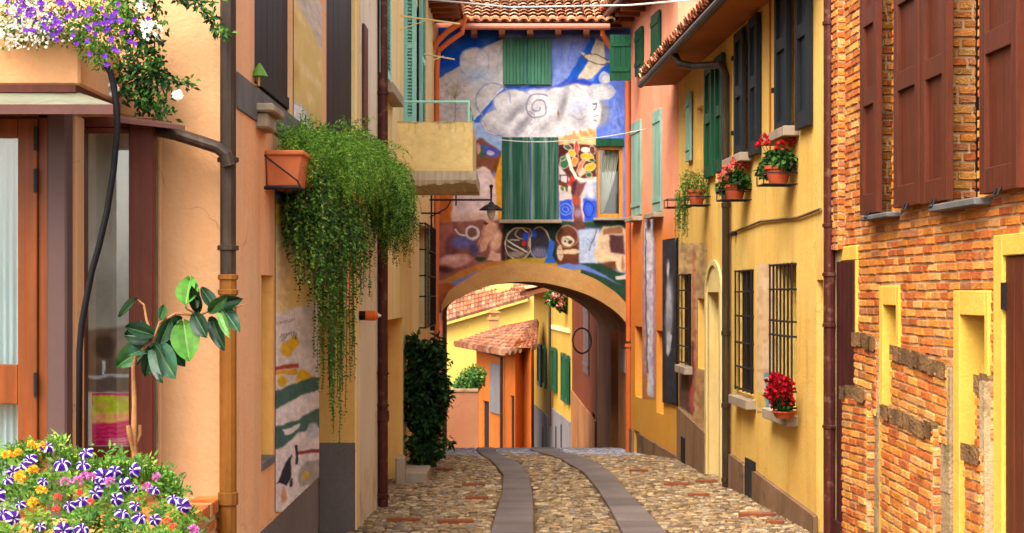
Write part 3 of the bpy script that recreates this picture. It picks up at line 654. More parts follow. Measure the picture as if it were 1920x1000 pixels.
for s_,w_ in ((xr-.05,-.06),(xr-.05,-1.0),(xr-.05,-2.1),(xl+.05,-.06)): m.tube([Fb(s_,w_,zt-.05),Fb(s_,w_,zr)],R,8)
for z_ in (.33,.66): m.tube([Fb(xr-.05,-.06,zt+(zr-zt)*z_),Fb(xr-.05,-2.1,zt+(zr-zt)*z_)],.008,6)
m.build('balcony_rail',M['teal'],cream)
grille(cream,FB,gw[0],gw[1],gw[2],gw[3],.09,7,(0,.3,.5,.75,1),.012)
m=MB(); m.box(FB,gw[1]+.05,gw[1]+.13,-.01,.08,gw[2]-.1,gw[3]+.02); m.build('grille_post',M['iron'],cream)
# eaves of the cream house
m=MB(); zE=zz(22,26.5)
m.box(FB,15.3,27.9,-.1,.5,zE+.12,zE+.16); m.build('eaves',M['soffit'],cream)
for k in range(10): m=MB(); m.box(FB,23.2+k*.48,23.2+k*.48+.1,-.05,.46,zE,zE+.12); m.build('rafter',M['soffit'],cream)
m=MB(); tiles(m,FB(15.3,.6,zE+.2),Vector((.0133,1,0)),Vector((-1,0,.32)),60,5); m.build('roof',M['tile'],cream)
G=lambda x,y,Y=27.4:pt(x,y,Y)
pipe(cream,[G(872,30),G(866,62),G(840,80),G(822,96),G(819,130),G(819,395),G(818,560),G(822,840)],.045,'orange_pipe')
pipe(cream,[G(868,40,27.2),G(838,60,27.2),G(820,78,27.2),G(812,92,27.2)],.05,'orange_pipe','branch_pipe')
pipe(cream,[FB(24.4,.05,zz(-80,24.4)),FB(24.4,.05,zz(370,24.4))],.04,'balcony')
for y_,Y_ in ((30,20.4),(100,24.0)):
    m=MB(); a=FB(Y_,.0,zz(y_,Y_)); m.tube([a,a+Vector((.75 if y_==30 else .5,.5,-.02))],.012,6); m.tube([a+Vector((0,0,-.18)),a+Vector((.35,.23,-.01))],.007,6); m.build('drying_arm',M['balcony'],cream)

# ================================================================ ARCH HOUSE
arch=thing('arch_house','painted house bridging the lane with a stone arch and a mural of clouds and figures','house',(.4,DA,gz(DA)))
oc=[(828,572),(841,545),(858,534),(884,518),(910,503),(936,496),(962,493),(988,492),(1014,494),(1040,499),(1066,505),(1092,513),(1118,524),(1136,536),(1154,548),(1168,562),(1180,578)]
ic=[(829,600),(829,582),(838,573),(848,566),(866,556),(884,547),(910,538),(936,532),(962,529),(988,528),(1014,530),(1040,534),(1066,541),(1092,549),(1113,558),(1134,570),(1154,584),(1168,598),(1178,612),(1181,625)]
fA=lambda px,py,w=0:FA(FA.s(px),w,FA.z(px,py))
def yat(c,x):
    for (a,b),(c2,d) in zip(c,c[1:]):
        if a<=x<=c2 and c2>a: return b+(d-b)*(x-a)/(c2-a)
    return c[0][1] if x<c[0][0] else c[-1][1]
ring_o=oc; ring_i=ic
def resample(c,n):
    P=[Vector((a,b)) for a,b in c]; L=[0]
    for a,b in zip(P,P[1:]): L.append(L[-1]+(b-a).length)
    out=[]
    for k in range(n):
        d=L[-1]*k/(n-1)
        for i in range(len(L)-1):
            if L[i]<=d<=L[i+1]+1e-6: t=(d-L[i])/(L[i+1]-L[i]); out.append(P[i].lerp(P[i+1],t)); break
    return out
def smooth(c,it=2):
    for _ in range(it):
        c=[c[0]]+[x for a,b in zip(c,c[1:]) for x in ((a[0]*.75+b[0]*.25,a[1]*.75+b[1]*.25),(a[0]*.25+b[0]*.75,a[1]*.25+b[1]*.75))]+[c[-1]]
    return c
NR=61; ro=resample(smooth(oc),NR); ri=resample(smooth(ic),NR)
m=MB()
for a in range(NR-1):
    k=U(.86,1.1) if a%1==0 else 1; g=.0
    A=[fA(ro[a].x,ro[a].y,.05),fA(ro[a+1].x,ro[a+1].y,.05),fA(ri[a+1].x,ri[a+1].y,.05),fA(ri[a].x,ri[a].y,.05)]
    B=[fA(ro[a].x,ro[a].y,-.3),fA(ro[a+1].x,ro[a+1].y,-.3),fA(ri[a+1].x,ri[a+1].y,-.3),fA(ri[a].x,ri[a].y,-.3)]
    d=U(-.004,.004)
    A=[p+Vector((0,d,0)) for p in A]
    m.add(A+B,[(0,1,2,3),(0,4,5,1),(3,2,6,7)],0,(k,k,k))
o=m.build('arch_ring',M['archstone'],arch)
# vault and passage
YE=33.5
def far(p):
    x=FA.s(p.x); z=FA.z(p.x,p.y); t=(x+1.22)/(3.28); return Vector((-1.36+t*(1.78+1.36),YE,z))
m=MB()
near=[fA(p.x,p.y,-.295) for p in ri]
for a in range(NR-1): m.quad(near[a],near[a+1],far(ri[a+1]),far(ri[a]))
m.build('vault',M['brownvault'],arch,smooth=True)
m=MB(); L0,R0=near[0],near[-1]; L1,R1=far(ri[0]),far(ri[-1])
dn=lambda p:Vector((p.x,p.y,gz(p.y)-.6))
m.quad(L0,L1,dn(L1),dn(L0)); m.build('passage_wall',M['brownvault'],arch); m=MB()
# right passage wall with a doorway
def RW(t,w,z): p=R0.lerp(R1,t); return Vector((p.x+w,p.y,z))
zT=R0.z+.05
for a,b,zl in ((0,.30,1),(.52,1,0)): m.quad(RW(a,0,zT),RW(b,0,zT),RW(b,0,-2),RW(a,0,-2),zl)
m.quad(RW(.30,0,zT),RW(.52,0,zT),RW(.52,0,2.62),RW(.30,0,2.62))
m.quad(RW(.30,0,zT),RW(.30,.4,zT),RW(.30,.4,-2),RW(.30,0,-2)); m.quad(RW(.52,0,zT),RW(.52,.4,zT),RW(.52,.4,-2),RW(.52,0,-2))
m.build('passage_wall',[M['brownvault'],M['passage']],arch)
m=MB(); m.quad(RW(.28,.35,zT),RW(.54,.35,zT),RW(.54,.35,-2),RW(.28,.35,-2)); m.build('passage_door',M['door_brown'],arch)
m=MB(); m.box(lambda s,w,z:RW(s,-w,z),.06,.2,-.01,.035,zz(700,28.6),zz(655,28.6)); m.build('plaque',M['stone'],arch,bevel=.006)
# front wall = painted grid
WX0,WX1,WY0,WY1=822,1183,52,600
cwin=(1118,1168,262,408)
def amask(x,y):
    if y>yat(oc,x)+14: return False
    return not (cwin[0]<x<cwin[1] and cwin[2]<y<cwin[3])
cv=Canvas(WX0,WY0,WX1,WY1,242,366,(112,136,214),21,1.6)
# painted mural: two drawing scales, upper half then lower half
cv.T=(800,40,1/3.845)
cv.wash(14,.5,(140,160,226)); cv.wash(7,.35,(90,112,206),4)
cv.poly([(60,20),(560,20),(545,130),(400,205),(230,322),(85,415),(60,420)],(22,84,200))
cv.poly([(60,425),(85,415),(230,325),(400,200),(545,130),(560,130),(555,470),(335,715),(335,930),(60,930)],(212,206,202))
cv.wash(20,.2,(232,220,204),6,(820,60,945,250))
cv.poly([(910,80),(1460,80),(1460,860),(910,860)],(112,136,222)); 
for k in range(16): cv.line([(U(915,1150),110),(U(900,1000),460)],U(10,30),(150,168,230),.35)
cv.poly([(1190,110),(1230,140),(1160,330),(1085,425),(1000,440)],(36,98,206),2)
cv.poly([(1215,130),(1285,150),(1275,330),(1190,412),(1080,425),(1160,300)],(236,220,190),2)
cv.poly([(1270,330),(1325,300),(1330,450),(1190,445)],(40,96,212),2)
cv.poly([(915,480),(1000,420),(1120,415),(1200,440),(1180,480),(1000,470)],(56,82,200),4)
cv.poly([(1320,440),(1460,430),(1460,860),(1180,850),(1300,700)],(98,124,214),3)
for k in range(12): cv.line([(U(1300,1430),U(560,840)),(U(1300,1430),U(560,840))],14,(140,160,228),.4)
cv.poly([(540,470),(560,470),(900,475),(560,500),(440,640),(380,735),(325,740),(330,715)],(52,104,208),2)
cv.line([(545,478),(335,712)],12,(226,224,226))
cv.poly([(330,735),(420,740),(545,840),(545,980),(380,900),(330,860)],(168,192,234),3); 
cl=(222,217,217)
for e in [(620,590,140,95),(520,730,125,95),(810,650,190,160),(1000,640,200,170),(1130,600,110,130),(1100,510,110,60),(1240,515,100,60),(1180,690,80,90),(700,760,180,80),(960,760,160,80)]: cv.ell(*e,cl,soft=4)
cv.poly([(540,780),(1190,760),(1190,850),(560,850)],cl,3)
for e in [(640,640,85,28,-.7),(690,745,95,26,-.9),(600,520,30,20,0),(975,610,95,22,-1.3),(1090,640,60,40,-.5),(860,760,60,30,-.8),(1110,720,50,40,0),(500,790,60,22,.6)]: cv.ell(*e[:4],(158,152,158),rot=e[4],soft=14,a=.75)
cv.ell(1105,610,90,36,(196,200,222),rot=-.5,soft=10,a=.9)
cv.line([(740,540),(720,640),(760,700),(700,780),(620,840)],7,(176,172,180),.8)
cv.line([(900,680),(800,760),(740,830)],6,(176,172,180),.7)
cv.line([(400,640),(395,700),(440,780),(540,830)],7,(150,152,190),.8)
sp=[(800+math.cos(t)*(16+t*7.5),622+math.sin(t)*(16+t*7.5)) for t in [i*.3 for i in range(40)]]
cv.line(sp,9,(120,118,146),.9)
cv.ell(948,670,6,26,(140,110,80),soft=2)
for (x,y,rx,ry,t0,t1) in ((620,590,138,96,2.6,5.6),(520,730,125,96,1.2,4.4),(1000,560,150,105,3.6,5.6),(1130,560,70,105,-1.4,.6),(1100,640,60,70,.6,2.6),(690,700,90,60,-1.2,.9)):
    cv.line([(x+rx*math.cos(t0+(t1-t0)*i/16),y+ry*math.sin(t0+(t1-t0)*i/16)) for i in range(17)],5,(132,128,150),.75)
for e in ((650,655,70,18,-.7),(700,735,80,16,-.9),(985,600,80,14,-1.3)): cv.ell(*e[:4],(112,108,116),rot=e[4],soft=10,a=.6)
cv.ell(1255,665,58,92,(150,146,150),soft=10); cv.ell(1215,655,44,92,(228,224,222),soft=5)
cv.line([(1195,600),(1225,590)],8,(60,60,70)); cv.line([(1222,592),(1210,640)],6,(70,70,80)); cv.line([(1205,690),(1245,680)],5,(120,100,100)); cv.line([(1198,636),(1204,640)],8,(70,70,80)); cv.ell(1212,715,16,6,(150,140,140))
cv.ell(1255,510,85,50,(200,198,202),ring=3,a=.8); cv.line([(1180,520),(1320,490)],6,(170,166,176),.7)
cv.ell(345,300,106,110,(224,220,222),soft=3); cv.ell(360,390,80,40,(170,200,236),soft=20,a=.8); cv.ell(345,300,106,112,(176,182,204),ring=1.2,a=.7)
cv.ell(330,250,50,40,(240,234,226),soft=14)
arc=[(480+125*math.cos(t),575+130*math.sin(t)) for t in [2.2+i*.12 for i in range(36)]]; cv.line(arc,11,(150,158,186),.9)
cv.line([(548,180),(500,350),(450,440),(420,500)],6,(176,170,170),.8); cv.ell(440,300,90,120,(176,182,200),ring=1,a=.5)
for k in range(12):
    a=-1.57+(k-5.5)*.2; cv.line([(205,560),(205+70*math.cos(a),540+90*math.sin(a))],4,(150,130,100),.7)
for k in range(26): cv.ell(205+U(-75,75),480+U(-50,50),6,6,(190,176,140),a=.7)
cv.line([(208,520),(206,720)],6,(120,110,96),.8); cv.line([(90,600),(160,625),(280,625)],4,(150,170,210),.8); cv.line([(140,500),(205,590)],4,(130,120,110),.7)
cv.ell(1215,272,92,30,(240,226,196),rot=.28,soft=2); cv.ell(1215,272,92,30,(80,70,60),rot=.28,ring=1.0,a=.8); cv.poly([(1130,250),(1100,225),(1140,232)],(226,214,190)); cv.line([(1300,295),(1322,300)],9,(230,214,190))
cv.ell(1285,410,40,42,(222,222,228),soft=3); cv.ell(1290,415,34,34,(150,165,210),ring=1.2,a=.6)
cv.poly([(60,60),(1460,60),(1460,98),(60,98)],(36,56,150),6,.6)  # shadow of the eaves, painted as a navy band along the mural top
# lower half
cv.T=(800,240,1/3.333)
cv.poly([(300,80),(340,60),(470,150),(470,200),(380,330),(300,340)],(140,84,60),4); cv.poly([(330,90),(470,150),(430,190),(360,170)],(80,90,190),4); cv.ell(345,150,16,40,(70,110,80)); cv.ell(322,130,12,36,(214,160,150)); cv.ell(400,160,22,14,(200,190,210)); cv.ell(440,240,20,40,(120,70,30),soft=5)
cv.poly([(80,400),(170,400),(165,600),(80,600)],(206,110,44),3); cv.wash(6,.3,(240,160,80),5,(820,360,850,420))
cv.poly([(478,140),(468,160),(420,330),(440,600),(480,600)],(236,160,40),2)
cv.poly([(160,430),(300,270),(350,240),(395,262),(428,330),(440,480),(440,570),(160,590)],(240,206,198),3); cv.ell(330,340,60,70,(246,220,214),soft=16); cv.poly([(160,540),(440,540),(440,600),(160,600)],(232,190,168),10)
cv.poly([(70,590),(480,570),(500,840),(330,850),(80,960)],(150,92,82),4); cv.wash(9,.25,(200,130,110),7,(820,415,940,500))
cv.ell(140,660,50,60,(170,104,90),soft=6); cv.ell(155,740,40,70,(120,70,70),soft=8); cv.ell(230,715,75,38,(112,104,164),soft=6); cv.ell(285,655,46,46,(236,224,214),soft=2); cv.ell(285,655,32,32,(130,84,76),soft=3); cv.line([(180,640),(200,670),(240,675)],9,(232,220,210))
cv.poly([(375,560),(445,600),(440,640),(370,760),(300,790),(330,700)],(228,168,136),3); cv.line([(375,590),(320,760)],5,(160,100,84),.8); cv.ell(440,705,34,66,(226,164,132),rot=.3,soft=4); cv.ell(425,690,10,50,(244,196,166),rot=.3,soft=6); cv.poly([(380,830),(400,760),(440,780),(490,800),(495,835)],(236,180,152),3)
cv.ell(180,830,100,42,(216,150,138),rot=-.15,soft=4); cv.ell(160,815,60,16,(238,186,172),rot=-.15,soft=8); cv.ell(300,760,30,40,(90,74,110),soft=8); cv.ell(335,818,36,16,(56,76,36),soft=2); cv.ell(110,880,50,20,(80,44,40),soft=8); cv.poly([(365,588),(385,590),(370,606),(345,598)],(70,44,40))
cv.poly([(470,640),(500,600),(490,840),(460,830)],(70,40,38),4)
cv.poly([(80,960),(200,900),(330,850),(500,828),(500,870),(300,900),(100,990)],(206,130,54),4)
cv.poly([(478,590),(850,590),(820,850),(495,845)],(34,52,46),3); 
cv.ell(570,725,80,100,(66,56,52),soft=6); cv.ell(708,722,66,98,(56,54,62),soft=6); cv.ell(570,725,80,102,(222,196,160),ring=1.1); cv.ell(708,722,66,98,(206,176,140),ring=1.0); cv.ell(605,660,50,34,(180,150,120),ring=.9)
cv.ell(622,680,20,26,(40,80,200)); cv.ell(672,662,16,22,(40,80,190)); cv.ell(610,720,14,17,(206,40,50)); cv.line([(505,705),(625,775)],9,(230,214,196)); cv.line([(505,735),(600,785)],7,(214,196,180)); cv.line([(520,700),(580,700)],6,(210,190,170)); cv.line([(640,650),(632,770)],6,(150,100,80)); cv.ell(560,790,60,20,(150,130,110),soft=5); cv.ell(705,780,50,34,(112,106,130),soft=8)
for k in range(7): cv.line([(670+k*11,760),(655+k*14,800)],3,(170,170,190),.6)
cv.poly([(490,830),(560,815),(760,815),(820,840),(820,860),(490,860)],(186,150,54),3)
cv.poly([(775,690),(808,715),(785,800),(812,842),(735,842)],(54,108,206),2)
cv.poly([(820,58),(1062,0),(1066,600),(826,592)],(232,206,196),3)
cv.poly([(822,60),(1062,0),(1062,110),(830,120)],(242,192,132),3); cv.wash(7,.2,(250,214,170),12,(1045,240,1118,275))
for k in range(9): cv.ell(840+k*26,60+U(-20,30)-k*3,12,24,(226,150,90),rot=U(-1,1),a=.8)
cv.poly([(826,110),(900,95),(1062,110),(1062,300),(900,330),(826,230)],(96,48,38),3); cv.poly([(826,110),(870,105),(870,160),(830,200)],(80,36,34),3)
for (x,y,rx,ry,c,r) in [(862,225,24,32,(60,110,70),.2),(855,195,20,10,(70,120,80),-.6),(905,160,22,20,(228,180,50),.8),(1000,182,40,20,(230,176,44),.1),(1022,243,32,21,(232,180,50),-.3),(920,212,18,26,(236,150,60),.2),(990,140,26,14,(226,214,196),.1),(935,120,14,40,(206,70,50),.1),(880,120,22,14,(70,100,60),.5),(1035,140,18,24,(110,60,44),0),(1015,290,18,16,(60,100,60),0),(965,235,10,50,(230,130,90),.5),(1030,200,20,10,(56,90,56),.2)]:
    cv.ell(x,y,rx+4,ry+4,(238,226,204),rot=r,a=.9); cv.ell(x,y,rx,ry,c,rot=r)
cv.line([(880,170),(905,260),(935,310),(990,335),(1055,330)],20,(238,228,212)); cv.line([(935,130),(950,230),(985,270)],8,(206,120,90)); cv.poly([(880,350),(905,300),(930,320),(900,370)],(206,60,50)); cv.poly([(945,290),(975,240),(1000,270),(960,310)],(236,190,160))
cv.line([(832,300),(880,300),(880,350),(836,345),(836,300)],8,(60,60,90),.9); cv.line([(850,310),(850,340)],7,(220,210,210)); cv.line([(866,308),(866,338)],7,(220,210,210)); cv.poly([(828,330),(890,360),(880,380),(828,360)],(110,60,40)); cv.ell(848,382,10,14,(80,110,60)); cv.ell(872,380,8,16,(80,110,60))
cv.poly([(900,350),(935,320),(960,345),(1000,335),(955,430),(965,520),(990,635),(925,635),(915,480)],(134,80,80),3); cv.poly([(905,345),(940,325),(930,420),(905,410)],(86,44,44),4); cv.ell(935,450,22,26,(186,80,60),soft=5); cv.ell(945,530,22,26,(180,140,160),soft=6)
cv.poly([(830,455),(908,445),(915,575),(832,580)],(48,86,218),3); cv.poly([(975,440),(1062,400),(1066,585),(985,585)],(60,100,220),3); cv.ell(870,510,36,36,(120,150,236),ring=1.0); cv.ell(870,510,18,18,(120,150,236),ring=1.0); cv.ell(1010,510,30,50,(40,60,190),ring=1.2); cv.poly([(1000,360),(1062,330),(1062,450),(990,440)],(150,176,232),8); cv.ell(1030,400,22,40,(240,214,206),soft=8)
cv.poly([(820,585),(1280,585),(1280,625),(820,625)],(50,76,60),4); cv.ell(955,610,40,30,(110,66,56),soft=5)
cv.poly([(815,850),(808,690),(845,625),(895,610),(940,650),(955,700),(955,850)],(112,62,44),3); cv.ell(880,680,66,66,(200,150,110),ring=1,a=.8); cv.ell(882,706,40,34,(234,216,186),soft=2); cv.ell(895,712,14,12,(90,60,44)); cv.line([(868,690),(884,694)],5,(70,46,40)); cv.ell(866,708,6,7,(70,46,40)); cv.ell(900,776,60,15,(226,196,156)); cv.ell(834,780,18,48,(226,196,156)); cv.line([(826,760),(842,760)],4,(110,70,50)); cv.line([(826,790),(842,790)],4,(110,70,50))
cv.poly([(950,640),(1075,625),(1100,700),(1065,850),(955,845)],(190,202,224),4)
for k in range(8): cv.line([(U(960,1050),U(650,830)),(U(960,1050),U(650,830))],5,(140,165,215),.6)
cv.line([(1070,620),(1020,760)],6,(120,80,60)); cv.poly([(1050,800),(1065,690),(1105,612),(1220,615),(1250,640),(1255,900),(1160,870),(1070,840)],(222,190,150),3); cv.poly([(1105,628),(1225,620),(1222,660),(1105,664)],(160,110,76),2); cv.poly([(1140,670),(1228,668),(1240,790),(1150,780)],(84,52,54),4); cv.poly([(1080,850),(1180,830),(1200,880),(1150,890)],(110,66,46),4); cv.ell(1218,850,32,56,(236,206,166),soft=4); cv.ell(1226,850,10,40,(170,120,84),soft=4); cv.poly([(1060,815),(1190,800),(1195,830),(1060,838)],(236,204,160),3)
cv.poly([(955,845),(1090,850),(1250,920),(1290,940),(1290,1010),(1180,960),(1050,890)],(42,72,52),3); cv.poly([(1180,925),(1250,915),(1252,942),(1185,946)],(226,214,200),2)

cv.T=(0,0,1.0)
cv.poly([(815,535),(850,530),(862,545),(835,570),(825,610),(815,610)],(176,96,50),3); cv.poly([(815,560),(840,545),(832,600),(815,610)],(150,84,60),3)
cv.poly([(1086,505),(1110,512),(1150,528),(1190,540),(1190,640),(1150,620),(1110,560),(1080,530)],(44,74,54),3); cv.poly([(860,530),(905,505),(930,500),(900,525),(862,548)],(206,134,60),3); cv.poly([(905,503),(1090,505),(1085,525),(905,525)],(190,150,70),3)
cv.build('mural',lambda x,y:fA(x,y,.012),arch,mask=amask,k=.7)
m=MB(); H=[(FA.s(cwin[0]),FA.s(cwin[1]),zz(cwin[3],DA),zz(cwin[2],DA),.25,0,1)]
wall(m,FA,FA.s(WX0-8),FA.s(WX1+6),zz(488,DA),zz(40,DA),H,0,thick=4.6)
m.build('wall',[M['salmon'],M['dark']],arch)
m=MB()                                        # spandrels beside the arch and jambs under it
for s0,s1,y1 in ((WX0-8,829,1000),(1181,WX1+6,1000)): m.box(FA,FA.s(s0),FA.s(s1),-.3,0,-.6,zz(488,DA))
for a in range(NR-1):
    x0,x1=ro[a].x,ro[a+1].x
    if x1-x0>.3: m.box(FA,FA.s(x0),FA.s(x1),-.28,0,zz((ro[a].y+ro[a+1].y)/2+8,DA),zz(488,DA))
m.build('spandrel',M['salmon'],arch)
# closed shutters, sill, curtained window
def sh(x0,x1,y0,y1,mat,n,w=.03): shutter(arch,FA,FA.s(x0),FA.s(x1),zz(y1,DA),zz(y0,DA),w,.04,mat,'plank',n=n)
sh(943,988,73,160,'greenold',7); sh(989,1034,73,160,'greenold',7)
sh(941,994,258,413,'green_old2',4); sh(995,1047,258,413,'green_old2',4)
sill(arch,FA,FA.s(936),FA.s(1053),zz(413,DA),.06,.17,'stone'); sill(arch,FA,FA.s(1112),FA.s(1174),zz(409,DA),.045,.1,'stone')
m=MB(); x0,x1,y0,y1=cwin; frame_rect(m,FA,x0,x1,y0+12,y1,7,-.1,-.03); wf=m.build('window_frame',M['varn_y'],arch,bevel=.004)
m=MB(); m.box(FA,FA.s(x0-1),FA.s(x1+1),-.02,.035,zz(y0+13,DA),zz(y0-2,DA)); m.build('blind_box',M['green'],arch,bevel=.004)
m=MB(); m.box(FA,FA.s(x0+7),FA.s(x1-7),-.07,-.064,zz(y1-7,DA),zz(y0+18,DA)); m.build('pane',M['glass'],wf)
curtain('curtain',FA,FA.s(x0+6),FA.s(x1-6),zz(y1-9,DA),zz(y0+10,DA),-.15,arch,'curtain2',8,.014,taper=FA.s(x0+14))
# roof with gutter
m=MB(); zg=zz(52,27.55)
tiles(m,Vector((FA.s(858),27.5,zg+.06)),Vector((1,0,0)),Vector((0,1,.36)),17,13,.165,.33,.075,pal=[(232,170,124),(240,184,140),(218,150,106),(246,200,160),(206,136,96),(228,164,118)],k=.84)
m.build('roof',M['tile'],arch)
m=MB(); m.add([(FA.s(850),27.6,zg-.0),(FA.s(1165),27.6,zg-.0),(FA.s(1165),32.5,zg+1.62),(FA.s(850),32.5,zg+1.62)],[(0,1,2,3)]); m.build('roof_deck',M['soffit'],arch)
m=MB(); m.tube([(FA.s(866),27.45,zg),(FA.s(1140),27.45,zg)],.055,10); m.build('gutter',M['pink_gutter'],arch)
for k in range(5): m=MB(); m.box(FA,FA.s(884+k*52),FA.s(895+k*52),0,.42,zg-.11,zg-.03); m.build('rafter',M['soffit'],arch)
pipe(arch,[FA(FA.s(1127),.5,zg),FA(FA.s(1127),.45,zg-.12),FA(FA.s(1150),.2,zg-.4),FA(FA.s(1176),.06,zg-.62),FA(FA.s(1178),.06,zz(640,DA))],.045,'orange_pipe')
pipe(arch,[FA(FA.s(1178),.06,zz(645,DA)),FA(FA.s(1178),.06,gz(DA))],.05,'orange_pipe',collars=[(FA(FA.s(1178),.06,zz(648,DA)),(0,0,1),.06)])
# ================================================================ SALMON HOUSE (right, next to the arch)
SY0=24.06
salmon=thing('salmon_house','salmon and orange plastered house on the right between the arch and the yellow house','house',(2.3,26,gz(26)))
zs_,ZS=gz(26)-1.2,7.8
ni1=P4(FS,1191,1204,612,745,1196); ni2=P4(FS,1231,1244,620,775,1236); vent=P4(FS,1188.5,1199,808,852,1193)
m=MB(); wall(m,FS,SY0+.01,27.95,zs_,ZS,[(*ni1,.14),(*ni2,.14),(*vent,.2,None,1)],0)
m.build('wall',[M['salmonwall'],M['dark']],salmon)
m=MB()
zp1,zp2=zz(806,FS.s(1187)),zz(856,FS.s(1272))
a,b=FS.s(1272)+.02,FS.s(1184)
va,vb=vent[0],vent[1]
def plseg(a,b):
    za=zp2+(zp1-zp2)*(a-FS.s(1272))/(FS.s(1187)-FS.s(1272)); zb=zp2+(zp1-zp2)*(b-FS.s(1272))/(FS.s(1187)-FS.s(1272))
    V=[FS(a,0,zs_),FS(b,0,zs_),FS(b,0,zb),FS(a,0,za)]; m.prism(V,Vector((-.045,0,0)))
for q_ in ((a,va),(vb,b)): m=MB(); plseg(*q_); m.build('plinth',M['plinth'],salmon,bevel=.008)
Fe=Front(27.0)
sgreen=lambda fr,x0,x1,y0,y1,pr,**k: shutter(salmon,fr,*P4(fr,x0,x1,y0,y1,pr),**k)
shutter(salmon,Fe,Fe.s(1143),Fe.s(1183),zz(152,27),zz(66,27),0,.05,'green','plank',n=4)
sgreen(FS,1196,1208,54,141,1202,w=.02,t=.05,mat='green',style='plank',n=3)
sgreen(FS,1226,1241,24,122,1234,w=.02,t=.05,mat='green',style='plank',n=3)
for x0,x1,y0,y1 in ((1187,1204,228,405),(1227,1242,207,398)):
    sgreen(FS,x0,x1,y0,y1,(x0+x1)/2,w=.0,t=.05,mat='teal2',style='plank',n=3)
    s=FS.s((x0+x1)/2); sill(salmon,FS,s-.42,s+.36,zz(y1+2,s),.08,.16,'stone')
m=MB(); zE2=4.72+CAMZ
m.box(FS,23.9,28.5,-.1,.42,zE2+.1,zE2+.15); m.build('eaves',M['soffit'],salmon)
for k in range(9): m=MB(); m.box(FS,24.1+k*.5,24.2+k*.5,-.05,.4,zE2-.02,zE2+.1); m.build('rafter',M['soffit'],salmon)
m=MB(); m.tube([FS(23.9,.46,zE2+.1),FS(28.4,.46,zE2+.1)],.055,10); m.build('gutter',M['maroon_pipe'],salmon)
m=MB(); tiles(m,FS(23.9,.5,zE2+.2),Vector((-.109,1,0)),Vector((1,0,.32)),22,6); m.build('roof',M['tile'],salmon)
# two painted panels on its wall
cv=Canvas(1205,408,1230,748,26,200,(206,130,60),31,1.2)
cv.poly([(1206,450),(1230,455),(1230,720),(1206,700)],(206,150,140),3); cv.poly([(1208,420),(1222,410),(1226,440),(1227,745),(1214,742),(1212,600)],(226,220,226),2); cv.wash(12,.5,(190,160,190),2); cv.wash(5,.4,(150,130,150),4)
cv.line([(1211,430),(1212,560),(1214,700)],2.5,(90,80,90),.8); cv.line([(1226,450),(1226,740)],3,(206,140,150),.8); cv.ell(1216,420,4,12,(60,50,60),soft=3)
o=cv.build('mural',lambda x,y:FS(FS.s(x),.004,FS.z(x,y)),salmon)
wp=thing('wall_panel','tall black painted panel with a pale grey bird shape hung on the orange wall','wall panel',FS(FS.s(1258),0,gz(24.5)+.9))
cv=Canvas(1246,450,1272,755,40,180,(46,44,52),33,.8)
cv.ell(1259,590,7,60,(150,150,156),rot=.05,soft=5); cv.ell(1258,560,4.5,34,(190,188,190),soft=4); cv.ell(1257,505,2.5,16,(206,200,196),soft=2); cv.poly([(1255,620),(1264,630),(1262,655),(1256,668),(1253,660)],(206,204,204),2); cv.wash(4,.25,(110,108,118),3)
pts=[(1246,449),(1272,452),(1272,757),(1246,747)]
pan=cv.build('picture',lambda x,y:FS(FS.s(x),.034,FS.z(x,y)),wp,mat='board')
m=MB(); a,b,c,d=P4(FS,1245.5,1272.5,449,756,1259); m.box(FS,a,b,0,.03,c-.01,d+.01); m.build('backboard',M['darkboard'],wp,bevel=.004)
# ================================================================ YELLOW HOUSE (right)
yel=thing('yellow_house','yellow plastered house on the right with blue black and green shutters and barred lower windows','house',(2.8,19,gz(19)))
zy,ZY=gz(16)-1.2,CAMZ+3.55
Ys=FR.s(1546)
def hole(x0,x1,y0,y1,pr,dep,*mm): return (*P4(FR,x0,x1,y0,y1,pr),dep,*mm)
g1=hole(1384,1413,506,738,1398,.24,None,2); g2=hole(1453,1493,494,768,1473,.24,None,2); g0=hole(1276,1296,514,686,1286,.2,None,2)
nA=hole(1309,1323,560,692,1316,.2); nB=(Ys+.05,FR.s(1531),zy,FR.z(1540,525),.25)
ws=[hole(1306,1318,200,300,1312,.16),hole(1333,1338.5,115,325,1336,.2),hole(1391,1403,45,292,1397,.2),hole(1474,1490,-40,250,1482,.2)]
dn_=(FR.s(1352),FR.s(1327),zy,FR.z(1340,545),.22,1,1)
m=MB(); wall(m,FR,Ys,SY0-.01,zy,ZY,[g1,g2,g0,nA,nB,*ws,dn_],0)
m.build('wall',[M['yellow'],M['cream2'],M['dark']],yel)
# cream arched doorway surround
da,db=dn_[0]-.12,dn_[1]+.1; zsp=FR.z(1340,548); ztp=FR.z(1340,488)
m=MB(); n=14; ca=(da+db)/2; hw=(db-da)/2; iw=hw-.13
m.box(FR,da,da+.13,0,.03,zy,zsp); m.box(FR,db-.13,db,0,.03,zy,zsp)
for k in range(n):
    a0,a1=math.pi*k/n,math.pi*(k+1)/n; hz_=(ztp-zsp)
    f=lambda a,r,h:(ca-math.cos(a)*r,zsp+math.sin(a)*h)
    o0,o1=f(a0,hw,hz_),f(a1,hw,hz_); i0,i1=f(a0,iw,hz_*.86),f(a1,iw,hz_*.86)
    m.prism([FR(o0[0],0,o0[1]),FR(o1[0],0,o1[1]),FR(i1[0],0,i1[1]),FR(i0[0],0,i0[1])],Vector((-.03,0,0)))
    m.quad(FR(i0[0],.004,i0[1]),FR(i1[0],.004,i1[1]),FR(i1[0],.004,zsp),FR(i0[0],.004,zsp))
m.build('door_surround',M['cream2'],yel,bevel=.006)
m=MB(); m.box(FR,dn_[0]+.01,dn_[1]-.01,-.21,-.16,zy,zsp-.02); dd=m.build('door',M['cream2'],yel,bevel=.01)
